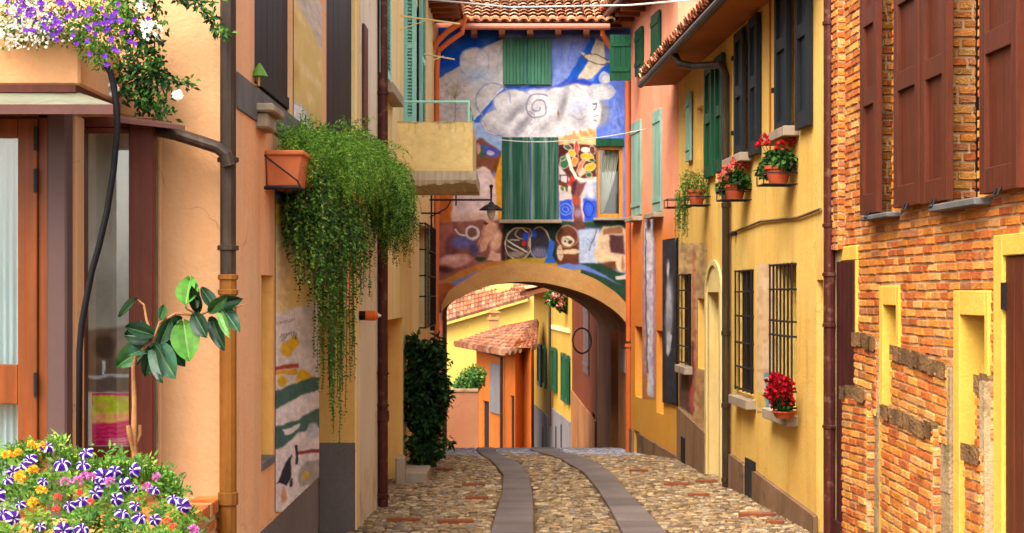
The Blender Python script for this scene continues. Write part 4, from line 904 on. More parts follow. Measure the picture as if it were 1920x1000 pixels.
# plinth
m=MB()
def pls(x0,x1,y0,y1):
    a,b=FR.s(x0),FR.s(x1); m.prism([FR(a,0,zy),FR(b,0,zy),FR(b,0,zz(y1,b)),FR(a,0,zz(y0,a))],Vector((-.05,0,0)))
for q_ in ((1275,1326,764,812),(1370,1399,850,872),(1418,1532,884,968)): m=MB(); pls(*q_); m.build('plinth',M['plinth'],yel,bevel=.01)
m=MB(); a,b=FR.s(1417.5),FR.s(1399.5); m.box(FR,a,b,.0,.02,zy,zz(862,FR.s(1408))); m.build('hatch',M['navy'],yel,bevel=.004)
m=MB(); m.box(FR,FR.s(1291),FR.s(1284),.0,.06,gz(22.7)-.1,zz(820,FR.s(1287))); m.build('vent',M['dark'],yel)
# shutters
def P4w(fr,x0,x1,y0,y1,w):
    p=(x0+x1)/2; a,b_=sorted((fr.s(x0,w),fr.s(x1,w))); return a,b_,fr.z(p,y1,w),fr.z(p,y0,w)
Yh=lambda x0,x1,y0,y1,st,mt,w=.02,**k: shutter(yel,FR,*P4w(FR,x0,x1,y0,y1,w+.05),w=w,mat=mt,style=st,t=.05,**k)
Yh(1283,1291,174,303,'plank','teal2',n=2)
for x0,x1,y0,y1,mt in ((1319,1333,122,333,'green'),(1338.5,1352,104,323,'green'),(1375,1391,58,297,'navy'),(1402.5,1418,30,291,'navy'),(1451,1474,-75,257,'navy'),(1490,1513,-110,240,'navy')):
    z_0,z_1=P4(FR,x0,x1,y0,y1)[2:]; Yh(x0,x1,y0,y1,'panel',mt,w=.015,rails=(z_0+(z_1-z_0)*.5,))
for x_,y_ in ((1376,440-2),(1392,150),(1452,170),(1513,120),(1512,20),(1418,90),(1418,240),(1376,110),(1376,250)):
    s=FR.s(x_,.03); m=MB(); m.box(FR,s-.035,s+.035,-.005,.06,zz(y_,s)-.025,zz(y_,s)+.025); m.build('shutter_hinge',M['iron'],yel)
for x0,x1,y in ((1378,1413,293),(1455,1499,246)):
    sill(yel,FR,FR.s(x1),FR.s(x0),FR.z((x0+x1)/2,y),.1,.16,'stone')
for x0,x1,y in ((1384,1418,745),(1450,1496,772),(1280,1299,686)):
    sill(yel,FR,FR.s(x1),FR.s(x0),FR.z((x0+x1)/2,y),.11,.12,'stone')
for g,nv,w in ((g1,5,.03),(g2,7,.05),(g0,4,.03)):
    grille(yel,FR,g[0]-.02,g[1]+.02,g[2]+.02,g[3],w,nv,(.02,.2,.4,.62,.82,.99) if nv!=7 else (.02,.13,.5,.6,.82,.99),.011)
m=MB(); m.box(FR,g1[0]+(g1[1]-g1[0])*.45,g1[1]-.002,-.12,-.06,g1[2],g1[3]); m.build('inner_shutter',M['darkboard'],yel,bevel=.004); m=MB(); m.box(FR,g0[0]+(g0[1]-g0[0])*.45,g0[1]-.002,-.12,-.06,g0[2],g0[3]); m.build('inner_shutter',M['darkboard'],yel,bevel=.004)
# faded wall paintings
cv=Canvas(1274,456,1326,800,46,240,(206,166,110),41,2)
cv.wash(20,.6,(150,110,80)); cv.wash(9,.5,(214,180,140),2); cv.poly([(1270,450),(1330,450),(1330,475),(1270,520)],(214,176,116),5)
cv.poly([(1300,460),(1306,462),(1304,560),(1308,700),(1300,780),(1294,640)],(206,130,90),3); cv.poly([(1270,690),(1292,700),(1300,780),(1270,760)],(110,80,64),4); cv.poly([(1296,640),(1302,640),(1300,770),(1294,770)],(130,70,56),3); cv.poly([(1306,690),(1326,690),(1326,800),(1306,790)],(196,150,100),4); cv.ell(1297,745,5,30,(186,90,80),soft=3); cv.wash(5,.35,(120,88,70),6)
cv.build('mural',lambda x,y:FR(FR.s(x),.005,FR.z(x,y)),yel,mask=lambda x,y:not(1275<x<1297 and 513<y<688) and not (1309<x<1323 and 559<y<693) and FR.z(x,y)>zz(764+(x-1275)*.94,FR.s(x)))
cv=Canvas(1420,494,1453,772,36,200,(226,188,140),42,2)
cv.wash(16,.6,(232,200,166)); cv.wash(8,.5,(206,150,110),2); cv.poly([(1434,700),(1456,698),(1456,780),(1436,768)],(110,160,160),3); cv.poly([(1436,708),(1456,706),(1456,714),(1436,716)],(206,220,214),2); cv.line([(1445,715),(1446,770)],2.5,(206,220,214)); cv.poly([(1420,735),(1434,735),(1434,772),(1420,762)],(220,180,90),3)
cv.build('mural',lambda x,y:FR(FR.s(x),.005,FR.z(x,y)),yel)
# eaves, gutter, downpipe
ze=CAMZ+3.12
m=MB(); A=[FR(14.8,-.3,ze+.06),FR(24.3,-.3,ze+.06),FR(24.3,.5,ze+.02),FR(14.8,.5,ze+.02)]
m.prism(A,Vector((0,0,.07))); m.build('eaves',M['soffit_y'],yel)
m=MB(); m.tube([FR(14.8,.53,ze+.05),FR(24.35,.53,ze+.05)],.05,10); m.build('gutter',M['gutter_grey'],yel)
m=MB(); tiles(m,FR(14.7,.53,ze+.13),Vector((-.0425,1,0)),Vector((1,0,.42)),48,8); m.build('roof',M['tile'],yel)
Yd=FR.s(1361,.07); dpp=lambda y,w=.07,Y=None:FR(Y or Yd,w,zz(y,Y or Yd))
pipe(yel,[FR(21.0,.5,ze+.02),FR(20.9,.45,ze-.12),FR(20.6,.3,ze-.2),FR(Yd+.1,.1,ze-.3),FR(Yd,.07,ze-.45),dpp(912)],.048,'dark_pipe',collars=[(dpp(y),(0,0,1),.06) for y in (385,625,760,900)],cr=1.2)
m=MB(); Y_=FR.s(1446); m.tube([FR(Y_,.015,zz(-60,Y_)),FR(Y_,.015,zz(290,Y_))],.012,6); m.build('conduit',M['soffit_y'],yel)
# ================================================================ BRICK HOUSE (right, near)
bri=thing('brick_house','red brick house on the right with dark red shutters and narrow yellow framed doorways','house',(3.0,12,gz(12)))
yb0,yb1=7.6,Ys-.03; zb0,ZB=gz(10)-1.4,CAMZ+4.0
def H_(x0,x1,y0,y1,pr=None): return P4(FR,x0,x1,y0,y1,pr)
w1=(FR.s(1675),FR.s(1644),FR.z(1660,404),CAMZ+3.3); w2=(FR.s(1836),FR.s(1775),FR.z(1805,385),CAMZ+3.3)
d1=(FR.s(1612),FR.s(1576),zb0,FR.z(1594,489)); f1=(FR.s(1692),FR.s(1655),zb0,FR.z(1672,536)); f2=(FR.s(1861),FR.s(1795),zb0,FR.z(1828,545)); d2=(8.3,FR.s(1871),zb0,FR.z(1890,440))
holes=[w1,w2,d1,f1,f2,d2]
m=MB(); wall(m,FR,yb0,yb1,zb0,ZB,[(*w1,.26),(*w2,.26),(*d1,.0),(*f1,.0),(*f2,.0),(*d2,.0)],0)
m.build('wall',M['mortar'],bri)
m=MB(); bricks(m,lambda u,v,w:FR(yb1-u,w,v),0,yb1-yb0,zb0+.9,ZB,[(yb1-h[1],yb1-h[0],h[2],h[3]) for h in holes],k=.84)
for h in (w1,w2): bricks(m,lambda u,v,w,h=h:Vector((FR(h[1]-w,-u,v))),.0,.26,h[2],h[3],L=.2)
bw=m.build('brickwork',M['brick'],bri); bw['kind']='stuff'
# pilaster beside the downpipe
m=MB(); s0,s1=FR.s(1586),FR.s(1563); m.box(FR,s0,s1,0,.07,FR.z(1575,470),ZB,0)
bricks(m,lambda u,v,w:FR(s1-u,.07+w,v),0,s1-s0,FR.z(1575,470),ZB,(),L=.2,mi=1); bricks(m,lambda u,v,w:Vector((FR(s0-w,u,v))),0,.07,FR.z(1575,470),ZB,(),mi=1)
m.build('pilaster',[M['mortar'],M['brick']],bri)
# yellow surrounds
def surround(h,inner,name='doorway_surround',w=.03,dep=.3):
    m=MB(); a,b,c,d=h; ia,ib,idd=inner
    m.box(FR,a,ia,-dep,w,c,d); m.box(FR,ib,b,-dep,w,c,d); m.box(FR,ia,ib,-dep,w,idd,d); m.box(FR,ia-.01,ib+.01,-dep-.02,-dep+.001,c,idd)
    return m.build(name,M['yellow2'],bri,bevel=.006)
surround(f1,(f1[0]+.08,f1[1]-.10,FR.z(1672,573)))
surround(f2,(f2[0]+.07,f2[1]-.13,FR.z(1828,592)))
m=MB(); m.box(FR,d1[0],d1[0]+.05,-.1,.03,zb0,d1[3]); m.box(FR,d1[1]-.03,d1[1]+.06,-.1,.03,zb0,d1[3]); m.box(FR,d1[0],d1[1]+.06,-.1,.03,d1[3],FR.z(1594,462)); m.build('doorway_surround',M['yellow2'],bri,bevel=.006)
m=MB(); k=(d1[1]-d1[0]-.08)/4
for q_ in range(4): m.box(FR,d1[0]+.05+q_*k,d1[0]+.05+(q_+1)*k-.005,-.05,.045,zb0+1.0,d1[3]-.004)
m.box(FR,d1[0]+.04,d1[1]-.02,.045,.075,zb0,gz(14)+.24); m.build('door',M['door_brown'],bri,bevel=.004)
m=MB(); m.box(FR,d2[1]-.16,d2[1],-.1,.03,zb0,d2[3]); m.box(FR,d2[0],d2[1]-.16,-.1,.03,FR.z(1890,480),d2[3]); m.build('doorway_surround',M['yellow2'],bri,bevel=.006)
m=MB()
for q_ in range(9): a=d2[1]-.17-(q_+1)*.155; m.box(FR,a,a+.15,-.05,.012,zb0,FR.z(1890,482))
dd=m.build('door',M['redwood'],bri,bevel=.004)
m=MB(); m.box(FR,d2[1]-.2,d2[1]-.165,.013,.04,FR.z(1880,580),FR.z(1880,530)); m.build('hinge',M['iron'],dd)
# window boards, shutters and sills
for h in (w1,w2):
    m=MB(); m.box(FR,h[0],h[1],-.258,-.2,h[2],h[3]); m.build('window_board',M['darkboard'],bri)
for x0,x1,yb in ((1612,1643,405),(1675,1722,391),(1726,1774,384),(1836,1906,364)):
    a,b,c,d=H_(x0,x1,yb,0); lo=FR.z((x0+x1)/2,yb); hi=lo+2.25
    so=shutter(bri,FR,FR.s(x1,.095),FR.s(x0,.095),lo,hi,.045,.05,'redwood','panel',rails=(lo+.95,lo+1.6))
    m=MB(); sm=FR.s((x0+x1)/2,.1); m.tube([FR(sm-.05,.1,lo+.02),FR(sm-.05,.12,lo-.03),FR(sm+.03,.12,lo-.035),FR(sm+.03,.1,lo+.02)],.008,6); m.build('catch',M['iron'],so)
sill(bri,FR,FR.s(1692),FR.s(1641),FR.z(1665,402),.04,.12,'slate',w0=-.25); sill(bri,FR,FR.s(1862),FR.s(1772),FR.z(1815,378),.05,.12,'slate',w0=-.25)
# battered brick footings with mossy caps and cement edges
foot=[]
def batter(xn,xf,y_far,y_near,out,zlow,cem=None):
    a,b=FR.s(xn),FR.s(xf)                     # near (low Y), far
    za,zb_=zz(y_near,a),zz(y_far,b)
    m=MB(); zl=zlow
    n=1
    fn=lambda u,v,w:FR(b-u*(b-a),0,0)
    def top(u): return zb_+(za-zb_)*u
    H=Vector
    m.prism([FR(a,0,zl),FR(b,0,zl),FR(b,0,zb_),FR(a,0,za)],Vector((-out,0,0)),0)
    bb=lambda u,v,w:FR(b-u,out+w,v+(top(u/(b-a))-zb_))
    bricks(m,bb,0,b-a,zl,zb_,(),mi=1,k=.85)
    bricks(m,lambda u,v,w:Vector(FR(a-w,u,v)),0,out,zl,za,(),mi=1)
    m.build('footing',[M['mortar'],M['brick']],bri)
    m=MB(); nseg=max(2,int((b-a)/.12))
    for k in range(nseg):
        u0,u1=k/nseg,(k+1)/nseg; d=U(-.012,.014); t=U(.012,.035)
        m.prism([FR(b-u0*(b-a)-.004,0,top(u0)-.06+d),FR(b-u1*(b-a)+.004,0,top(u1)-.06+d),FR(b-u1*(b-a)+.004,0,top(u1)+.03+d),FR(b-u0*(b-a)-.004,0,top(u0)+.03+d)],Vector((-out-t,0,0)))
    m.build('footing_cap',M['cap'],bri,bevel=.014)
zf=zb0
batter(1789,1684,657,690,.05,zz(775,FR.s(1735))-.1); batter(1776,1677,768,805,.10,zf)
batter(1654,1614,632,642,.05,zz(745,FR.s(1630))-.1); batter(1648,1602,732,738,.10,zf)
batter(1870,1846,712,716,.05,zz(850,FR.s(1858))-.1); batter(1868,1838,842,850,.10,zf)
for x0,x1,y0,w in ((1655,1641,640,.06),(1794,1776,690,.07),(1871,1862,715,.12)):
    m=MB(); a,b=FR.s(x0),FR.s(x1); zt_=FR.z((x0+x1)/2,y0); n=14
    for k in range(n):
        za_,zb__=zf+(zt_-zf)*k/n,zf+(zt_-zf)*(k+1)/n; m.box(FR,a,b+U(-.006,.006),-.01,w*.7+U(-.004,.005),za_,zb__)
    m.build('cement_edge',M['cement'],bri)
m=MB(); m.box(FR,FR.s(1582),FR.s(1565),0,.04,zf,FR.z(1573,470)); m.build('cement_edge',M['cement'],bri,bevel=.012)
Yb=FR.s(1555,.09); bp=lambda y:FR(Yb,.09,zz(y,Yb))
pipe(bri,[bp(-180),bp(1100)],.052,'maroon_pipe',collars=[(bp(y),(0,0,1),.035) for y in (44,423,515,610,800)],cr=1.22)
# ================================================================ HOUSES DOWN THE HILL
mar=thing('maroon_house','dark red plastered house beyond the arch with a barred window and brown lower band','house',(1.7,38,gz(38)))
FM=Frame(1.78+.0085*33.5,-.0085,-1); zM=-4
mh=(FM.s(1098),FM.s(1087),zz(712,FM.s(1092)),zz(590,FM.s(1092))); 
m=MB(); wall(m,FM,33.6,44.8,zM,4.2,[(36.2,38.6,zz(700,37),zz(585,37),.15,None,1),(34.2,35.2,zz(830,34.7),zz(775,34.7),.2,None,1)],0); m.build('wall',[M['maroon'],M['dark']],mar)
m=MB(); m.box(FM,33.7,44.7,0,.04,zM,zz(775,36)); m.build('lower_band',M['brownvault'],mar)
shutter(mar,FM,36.3,38.4,zz(702,37),zz(570,37),.0,.05,'taupe','plank',n=4)
m=MB(); a=pt(1091,639,34.6); m.tube([a+Vector((.20*math.cos(t),.1*math.sin(t),.27*math.sin(t))) for t in [i*.2618 for i in range(25)]],.02,8)
hoop=m.build('wall_hoop',M['iron'],None); tag(hoop,'dark iron hoop sticking out from the dark red house beyond the arch','iron hoop')
m=MB(); tiles(m,FM(33.6,.4,4.1),Vector((0,1,0)),Vector((1,0,.35)),50,6,.22); m.build('roof',M['tile'],mar)
def rowhouse(lab,s0,s1,zt,windows,flat):
    h=thing('yellow_row_house',lab,'house',(FQ(s0,0,0).x,s0,gz(s0)))
    m=MB(); wall(m,FQ,s0,s1,gz(s1)-2,zt,[],0); m.build('wall',M['faryellow'],h)
    m=MB(); m.box(FQ,s0+.01,s1-.01,0,.05,gz(s1)-2,flat); m.build('lower_band',M['fargrey'],h)
    for a,b,y0,y1 in windows: shutter(h,FQ,*P4(FQ,a,b,y0,y1,(a+b)/2),w=.04,t=.06,mat='green',style='panel',rails=())
    return h
r1=rowhouse('bright yellow row house beyond the arch with two green shutters and a flower balcony',45.2,FQ.s(1030.5),CAMZ+.55,[(1038,1046,652,734),(1057,1063,662,752),(1065,1070,666,758)],zz(785,46.5))
m=MB(); m.box(FQ,45.4,51.5,0,.06,zz(622,47),zz(614,47)); m.build('string_course',M['creamy'],r1)
r2=rowhouse('yellow row house with an overhanging tiled eave standing next to the orange cottage',FQ.s(1030)+.05,58.2,CAMZ+.1,[(1012,1018.5,646,724),(1022,1026,648,728)],zz(778,53))
for x0,x1,y0 in ((1018,1023,800),(1044,1047,800),(1054,1057,796)):
    s=FQ.s((x0+x1)/2); m=MB(); m.box(FQ,s-.18,s+.18,.03,.056,gz(s)+.3,zz(y0,s)); m.build('vent',M['dark'],r2 if x0<1030 else r1)
m=MB(); A=[FQ(51.6,.75,zz(547,52)),FQ(58.4,.5,zz(547,52)),FQ(58.4,-2.5,zz(500,52)),FQ(51.6,-2.5,zz(500,52))]; m.prism(A,Vector((0,0,-.14))); m.build('eaves',M['soffit'],r2)
m=MB(); tiles(m,FQ(51.6,.8,zz(547,52)+.02),Vector((-.067,1,0)),Vector((1,0,.3)),30,8,.24,.36,.1); m.build('roof',M['tile'],r2)
Yq=FQ.s(1031,.1); pipe(r2,[FQ(Yq,.1,zz(560,Yq)),FQ(Yq,.1,zz(800,Yq))],.045,'dark_pipe')
# orange cottage
cot=thing('orange_cottage','small orange cottage with a low tiled hip roof at the bottom of the lane','house',(-.6,52,gz(52)))
sa,sb=FO.s(966),FO.s(893); zc0=gz(56)-2; zct=zz(652,sa)
ad=[P4(FO,905,917,752,880,911),P4(FO,956,964.5,742,880,960)]
holesC=[(*ad[0][:3],ad[0][3]-.15,.25,None,1)]
m=MB(); wall(m,FO,sa,sb,zc0,zct,[(ad[0][0],ad[0][1],zc0,ad[0][3],.06,None,1),(ad[1][0],ad[1][1],zc0,ad[1][3],.06,None,1)],0,thick=.5,ends=(False,True))
pA=FO(sa,0,0); pB=Vector((.72,52.0,0))
pA2=pA.lerp(pB,.0)
m.quad(Vector((pA.x,pA.y,zc0)),Vector((pB.x,pB.y,zc0)),Vector((pB.x,pB.y,zct+.2)),Vector((pA.x,pA.y,zct+.2)))
m.build('wall',[M['farorange'],M['dark']],cot)
FC=lambda s,w,z:(pA.lerp(pB,s)+Vector((.0,-w,z)))
m=MB()
for s0,s1,y0,mt in ((.66,.97,690,1),):
    n=8; zt_=zz(y0,51); hw=(s1-s0)/2
    m.prism([FC(s0,.0,zc0),FC(s1,.0,zc0)]+[FC((s0+s1)/2+hw*math.cos(math.pi*k/n),.0,zt_-.2+.2*math.sin(math.pi*k/n)) for k in range(n+1)],Vector((0,-.02,0)),mt)
m.build('doorway',[M['dark'],M['brownvault']],cot)
m=MB(); a,b,c,d=P4(FO,921,943,682,776,932); m.box(FO,a,b,.0,.05,c,d); m.build('notice_board',M['fargrey'],cot,bevel=.01)
m=MB(); s=FO.s(908); m.box(FO,s-.12,s+.12,.0,.02,zz(724,s),zz(700,s)); m.build('plaque',M['dark'],cot)
pipe(cot,[FO(FO.s(925),.55,zz(658,51)),FO(FO.s(940),.4,zz(664,50.6)),FO(FO.s(947),.12,zz(672,50.4)),FO(FO.s(947),.12,zc0)],.05,'dark_pipe')
A=[FO(sb+.8,.55,zz(648,sb)),FO(sa-.9,.55,zz(661,sa)),Vector((.78,51.4,zz(652,51.4))),Vector((.82,54.0,zz(604,54))),Vector((-.2,57,zz(615,57)))]
m=MB(); m.prism([A[0],A[1],A[2],A[3],A[4]],Vector((0,0,-.07))); m.build('roof_deck',M['soffit'],cot)
m=MB()
u=(A[1]-A[0]); v=(A[3]-A[1]).lerp(A[4]-A[0],.5)
def patch_tiles(m,P0,P1,P2,P3,nu,nv,r):    # cover tiles over a quad roof P0-P1 eave, P3-P2 ridge
    for i in range(nu):
        for j in range(nv):
            a=(i+.5)/nu; t0,t1=j/nv,(j+1.12)/nv
            b0=P0.lerp(P1,a); b1=P3.lerp(P2,a); q0=b0.lerp(b1,t0)+Vector((0,0,.03)); q1=b0.lerp(b1,min(t1,1.02)); c=random.choice(TILE)
            c=tuple(c[k]*.75+(190,140,112)[k]*.25 for k in range(3)); m.tube([q0,q1],[r*1.1,r*.9],6,None,C(*c,.52*U(.8,1.1)))
patch_tiles(m,A[0],A[1],A[3],A[4],22,10,.11); patch_tiles(m,A[1],A[2],A[3],A[3]+Vector((-.05,0,0)),6,10,.1)
m.build('roof',M['tile'],cot)
# big yellow house at the back
big=thing('big_yellow_house','large pale yellow house with a broad pink tiled roof behind the orange cottage','house',(-1,76,gz(76)))
B=lambda x,y,Y=76:pt(x,y,Y)
m=MB(); P=[B(820,608),B(985,560),B(1060,540),B(1060,1000),B(820,1000)]; m.prism(P,Vector((0,7,0))); m.build('wall',M['bigyellow'],big)
m=MB(); R0_,R1_=B(815,611,75.6),B(990,560,75.6); d=Vector((-.6,9,4.6))
m.prism([R0_,R1_,R1_+d+Vector((1.5,0,-1.0)),R0_+d+Vector((0,0,.6))],Vector((0,0,-.12))); m.build('roof_deck',M['bigyellow'],big)
m=MB(); patch_tiles(m,R0_,R1_,R1_+d+Vector((1.5,0,-1.0)),R0_+d+Vector((0,0,.6)),26,22,.12); m.build('roof',M['tile'],big)
m=MB(); m.box(Front(77),Front(77).s(934),Front(77).s(961),-.7,0,zz(590,77),zz(541,77)); m.build('chimney',M['bigyellow'],big,bevel=.02)
chm=MB(); Fh=Front(58); chm.box(Fh,Fh.s(917),Fh.s(935),-.3,0,zz(650,58),zz(598,58)); chm.box(Fh,Fh.s(914),Fh.s(938),-.33,.05,zz(600,58),zz(595,58))
for x in (917,931): chm.box(Fh,Fh.s(x),Fh.s(x+4),-.3,0,zz(595,58),zz(586,58))
chm.prism([Fh(Fh.s(912),.06,zz(587,58)),Fh(Fh.s(940),.06,zz(587,58)),Fh(Fh.s(926),.06,zz(579,58))],Vector((0,.42,0)))
chm.build('chimney',M['terr_far'],cot)
Fg=Front(48); m=MB(); m.box(Fg,Fg.s(800),Fg.s(899),-.3,0,gz(48)-2,zz(735,48),0); m.box(Fg,Fg.s(800),Fg.s(899),-.34,.04,zz(735,48),zz(729,48),1)
gw_=thing('garden_wall','low pink plastered garden wall beyond the arch on the left','wall',(-1.5,48,gz(48)))
m2=MB(); m2.box(Fg,Fg.s(800),Fg.s(897),-.3,0,gz(48)-2,zz(735,48)); m2.build('wall',M['pinkwall'],gw_)
m2=MB(); m2.box(Fg,Fg.s(800),Fg.s(897),-.34,.04,zz(735,48),zz(730,48)); m2.build('coping',M['plinth'],gw_,bevel=.01)
# ================================================================ STREET FURNITURE
lamp=thing('wall_lamp','black iron street lamp with a wide shade on a bracket before the mural','street lamp',FB(26.2,0,zz(375,26.2)))
L0=lambda x,y,Y=26.3:pt(x,y,Y)
m=MB(); m.tube([FB(26.3,-.05,zz(375,26.3)),L0(920,375)],.017,8); m.tube([L0(921,352),L0(921,384)],[.02,.012],8); m.tube([FB(26.3,0,zz(408,26.3)),L0(838,390),L0(846,375)],.012,6)
m.tube([L0(855,364),L0(855,386)],.014,6); m.lathe(L0(921,350),[(0,.04),(.03,.02),(.035,0),(.02,-.03),(0,-.04)],8); m.build('bracket',M['iron'],lamp)
c=L0(921,390); m=MB(); m.lathe(c,[(.03,.1),(.05,.06),(.09,.05),(.19,-.02),(.2,-.04),(.18,-.035),(.05,.03),(0,.03)],18); m.build('lamp_shade',M['iron'],lamp,smooth=True)
m=MB(); m.lathe(c,[(.075,-.02),(.07,-.08),(.055,-.15),(.03,-.19),(0,-.2)],14); m.build('globe',M['lampglass'],lamp,smooth=True)
br=thing('anchor_bracket','black iron wall bracket with a crossbar below the balcony','bracket',FB(24,0,zz(400,24)))
m=MB(); a=pt(809,400,24.3); m.tube([a+Vector((0,0,-.32)),a+Vector((0,0,.32))],.016,6); m.tube([a+Vector((-.18,0,0)),a+Vector((.14,0,0))],.015,6); m.build('bars',M['iron'],br)
def wire(name,pts,r,mat,lab,sag=.0,n=16):
    m=MB(); out=[]
    for a,b in zip(pts,pts[1:]):
        for k in range(n): t=k/n; p=a.lerp(b,t); p=p+Vector((0,0,-sag*4*t*(1-t))); out.append(p)
    out.append(pts[-1]); m.tube(out,r,6); return tag(m.build(name,M[mat],None),lab,'cable')
wire('overhead_cable',[pt(770,-4,22),pt(960,14,22),pt(1180,10,22),pt(1345,-4,22)],.013,'cable','white overhead cable crossing the lane in front of the tiled roof',.0)
wire('washing_line',[fA(935,264,.2),fA(1060,266,.2),FS(26.5,.02,zz(242,26.5))],.008,'cable','thin pale washing line strung across the mural',.03)
wire('wall_cable',[FR(FR.s(1367),.02,FR.z(1367,440)),FR(FR.s(1430),.02,FR.z(1430,415)),FR(FR.s(1500),.02,FR.z(1500,408)),FR(FR.s(1542),.02,FR.z(1542,392))],.014,'greycable','brown cable running along the yellow wall below the flower pots')
m=MB(); hp=[pt(x,y,7.75) for x,y in ((196,120),(207,135),(213,160),(219,200),(220,240),(213,320),(200,400),(186,460),(172,510),(162,560),(153,610),(149,660),(148,900))]
m.tube(hp,.016,8); hose=tag(m.build('drain_hose',M['rubber'],None,smooth=True),'black rubber hose hanging from the flower terrace past the narrow porch window','hose')
o=thing('warning_lamp','small orange lamp on a black mount beside the boarded doorway','lamp',FB(15.32,.0,zz(592,15.32)))
m=MB(); m.tube([FB(15.5,.02,zz(592,15.5)),FB(15.5,.08,zz(592,15.5))],.045,12); m.build('mount',M['rubber'],o)
m=MB(); m.tube([FB(15.5,.08,zz(592,15.5)),FB(15.5,.17,zz(592,15.5)),FB(15.5,.2,zz(592,15.5))],[.05,.05,.03],14); m.build('lens',M['orange_plastic'],o)
m=MB(); m.tube([FB(15.5,.2,zz(592,15.5)),FB(15.5,.23,zz(592,15.5))],[.022,.008],10); m.build('tip',M['lampglass'],o)
o=thing('green_lamp','small green glass lamp shade on a brass stub beside the first dark boarded window','lamp',FL(9.32,0,zz(145,9.32)))
m=MB(); a=FL(9.28,.0,zz(160,9.28)); m.tube([a,a+Vector((.03,0,0)),a+Vector((.03,0,.05))],.012,8); m.build('stub',M['brass'],o)
m=MB(); m.lathe(a+Vector((.035,0,.05)),[(.05,0),(.035,.03),(.008,.075),(0,.08)],12); m.build('shade',M['greenlamp'],o,smooth=True)
st=thing('stone_step','pale stone doorstep under the dark leafy shrub','step',(-1.2,21,gz(21)))
m=MB(); a=FB(0,0,0); Yn=20.2
m.box(FB,Yn,22.2,-.02,.36,gz(21)-.2,gz(21)+.17); m.build('tread',M['stone'],st,bevel=.02)
m=MB(); m.box(FB,Yn-.25,Yn-.02,-.02,.1,gz(20)-.2,gz(20)+.36); m.build('kerb',M['stone'],st,bevel=.02)
# ================================================================ PLANTS
GR=[(92,146,52),(116,168,60),(70,120,44),(138,184,74),(84,134,54),(152,190,86)]
DK=[(34,70,34),(44,84,40),(28,60,30),(56,96,44),(70,112,50),(38,78,30)]
FERN=[(132,182,58),(156,200,68),(108,160,50),(176,210,84),(120,172,54),(76,128,42)]
def rv(): 
    while True:
        v=Vector((U(-1,1),U(-1,1),U(-1,1)))
        if .05<v.length<1: return v.normalized()
def leafcloud(m,c,rad,n,L,W,pal,k=.7,down=.2,shell=.5):
    c=Vector(c)
    for _ in range(n):
        v=rv(); r=U(shell,1)**.7; p=c+Vector((v.x*rad[0],v.y*rad[1],v.z*rad[2]))*r
        d=(v*.6+rv()*.8+Vector((0,0,-down))).normalized(); nn=(v+Vector((0,0,.6))+rv()*.5)
        m.leaf(p,d,nn,L*U(.7,1.25),W*U(.7,1.2),C(*random.choice(pal),k*U(.7,1.2)),U(.05,.25))
def flowerhead(m,c,r,pal,n=14,k=.85,pl=None):
    for _ in range(n):
        v=rv(); 
        if v.z<-.4: v.z*=-1
        p=Vector(c)+v*r*.6; m.leaf(p,(v+rv()*.7),v,r*U(.7,1.0),r*U(.6,.9),C(*random.choice(pal),k*U(.8,1.1)),.1)
# asparagus fern hanging from wall boxes
fern=thing('hanging_fern','huge feathery green fern spilling out of long wall boxes and trailing down the peach house','plant',FL(10,.1,CAMZ+.9))
wb=thing('planter_box','long terracotta planter box with a rim on an iron wall holder','planter',FL(9.7,.1,zz(350,9.7)))
m=MB()
def boxpot(m,fr,s0,s1,w0,w1,z0,z1,tp):
    P=[fr(s0+tp*.5,w0+tp*.3,z0),fr(s1-tp*.5,w0+tp*.3,z0),fr(s1-tp*.5,w1-tp,z0),fr(s0+tp*.5,w1-tp,z0),fr(s0,w0,z1),fr(s1,w0,z1),fr(s1,w1,z1),fr(s0,w1,z1)]
    m.add(P,[(0,1,2,3),(0,4,5,1),(1,5,6,2),(2,6,7,3),(3,7,4,0)])
zt_=zz(282,9.72); zb_=zz(349,9.72)
boxpot(m,FL,9.72,10.7,.0,.225,zb_,zt_,.035); m.box(FL,9.70,10.72,-.0,.235,zt_-.03,zt_); m.build('box',M['terracotta'],wb,bevel=.008)
m=MB(); m.tube([FL(9.69,.0,zt_-.03),FL(9.69,.02,zt_-.05),FL(9.69,.2,zb_+.03),FL(9.69,.22,zb_-.01)],.006,6)
for s in (9.75,10.5): m.tube([FL(s,-.02,zb_-.012),FL(s,.23,zb_-.012)],.01,6)
m.tube([FL(9.69,-.05,zb_-.012),FL(9.69,.21,zb_-.012)],.012,6); m.build('holder',M['iron'],wb)
wb2=thing('planter_box','second terracotta planter box hidden under the far half of the hanging fern','planter',FL(12,.1,zz(350,9.7)))
m=MB(); boxpot(m,FL,12.6,14.4,.0,.2,zb_-.05,zt_-.05,.03); m.build('box',M['terracotta'],wb2,bevel=.008)
m=MB()
def frond(m,p0,d0,ln,droop,pal,ll,lw,k=.75,dens=.011,thin=False):
    path=[Vector(p0)]; p=Vector(p0); d=Vector(d0).normalized(); st=dens; n=int(ln/st)
    for i in range(n):
        d=(d+Vector((U(-.05,.05),U(-.05,.05),-droop*st*6))).normalized(); p=p+d*st
        if i%6==5: path.append(p.copy())
        t=i/n; q=(1-abs(2*t-1)**2*.6)
        for _ in range(1 if thin else 2):
            v=rv(); v=(v-d*v.dot(d)+d*.5)
            m.leaf(p,v,rv(),ll*q*U(.6,1.2),lw*U(.8,1.2),C(*random.choice(pal),k*U(.65,1.2)),0)
    if dens>.015 and len(path)>2: m.tube(path,.0028,3,None,C(104,120,60,.7),False)
def wpt(px,py,s): # point above wall FL line at given depth
    return pt(px,py,s)
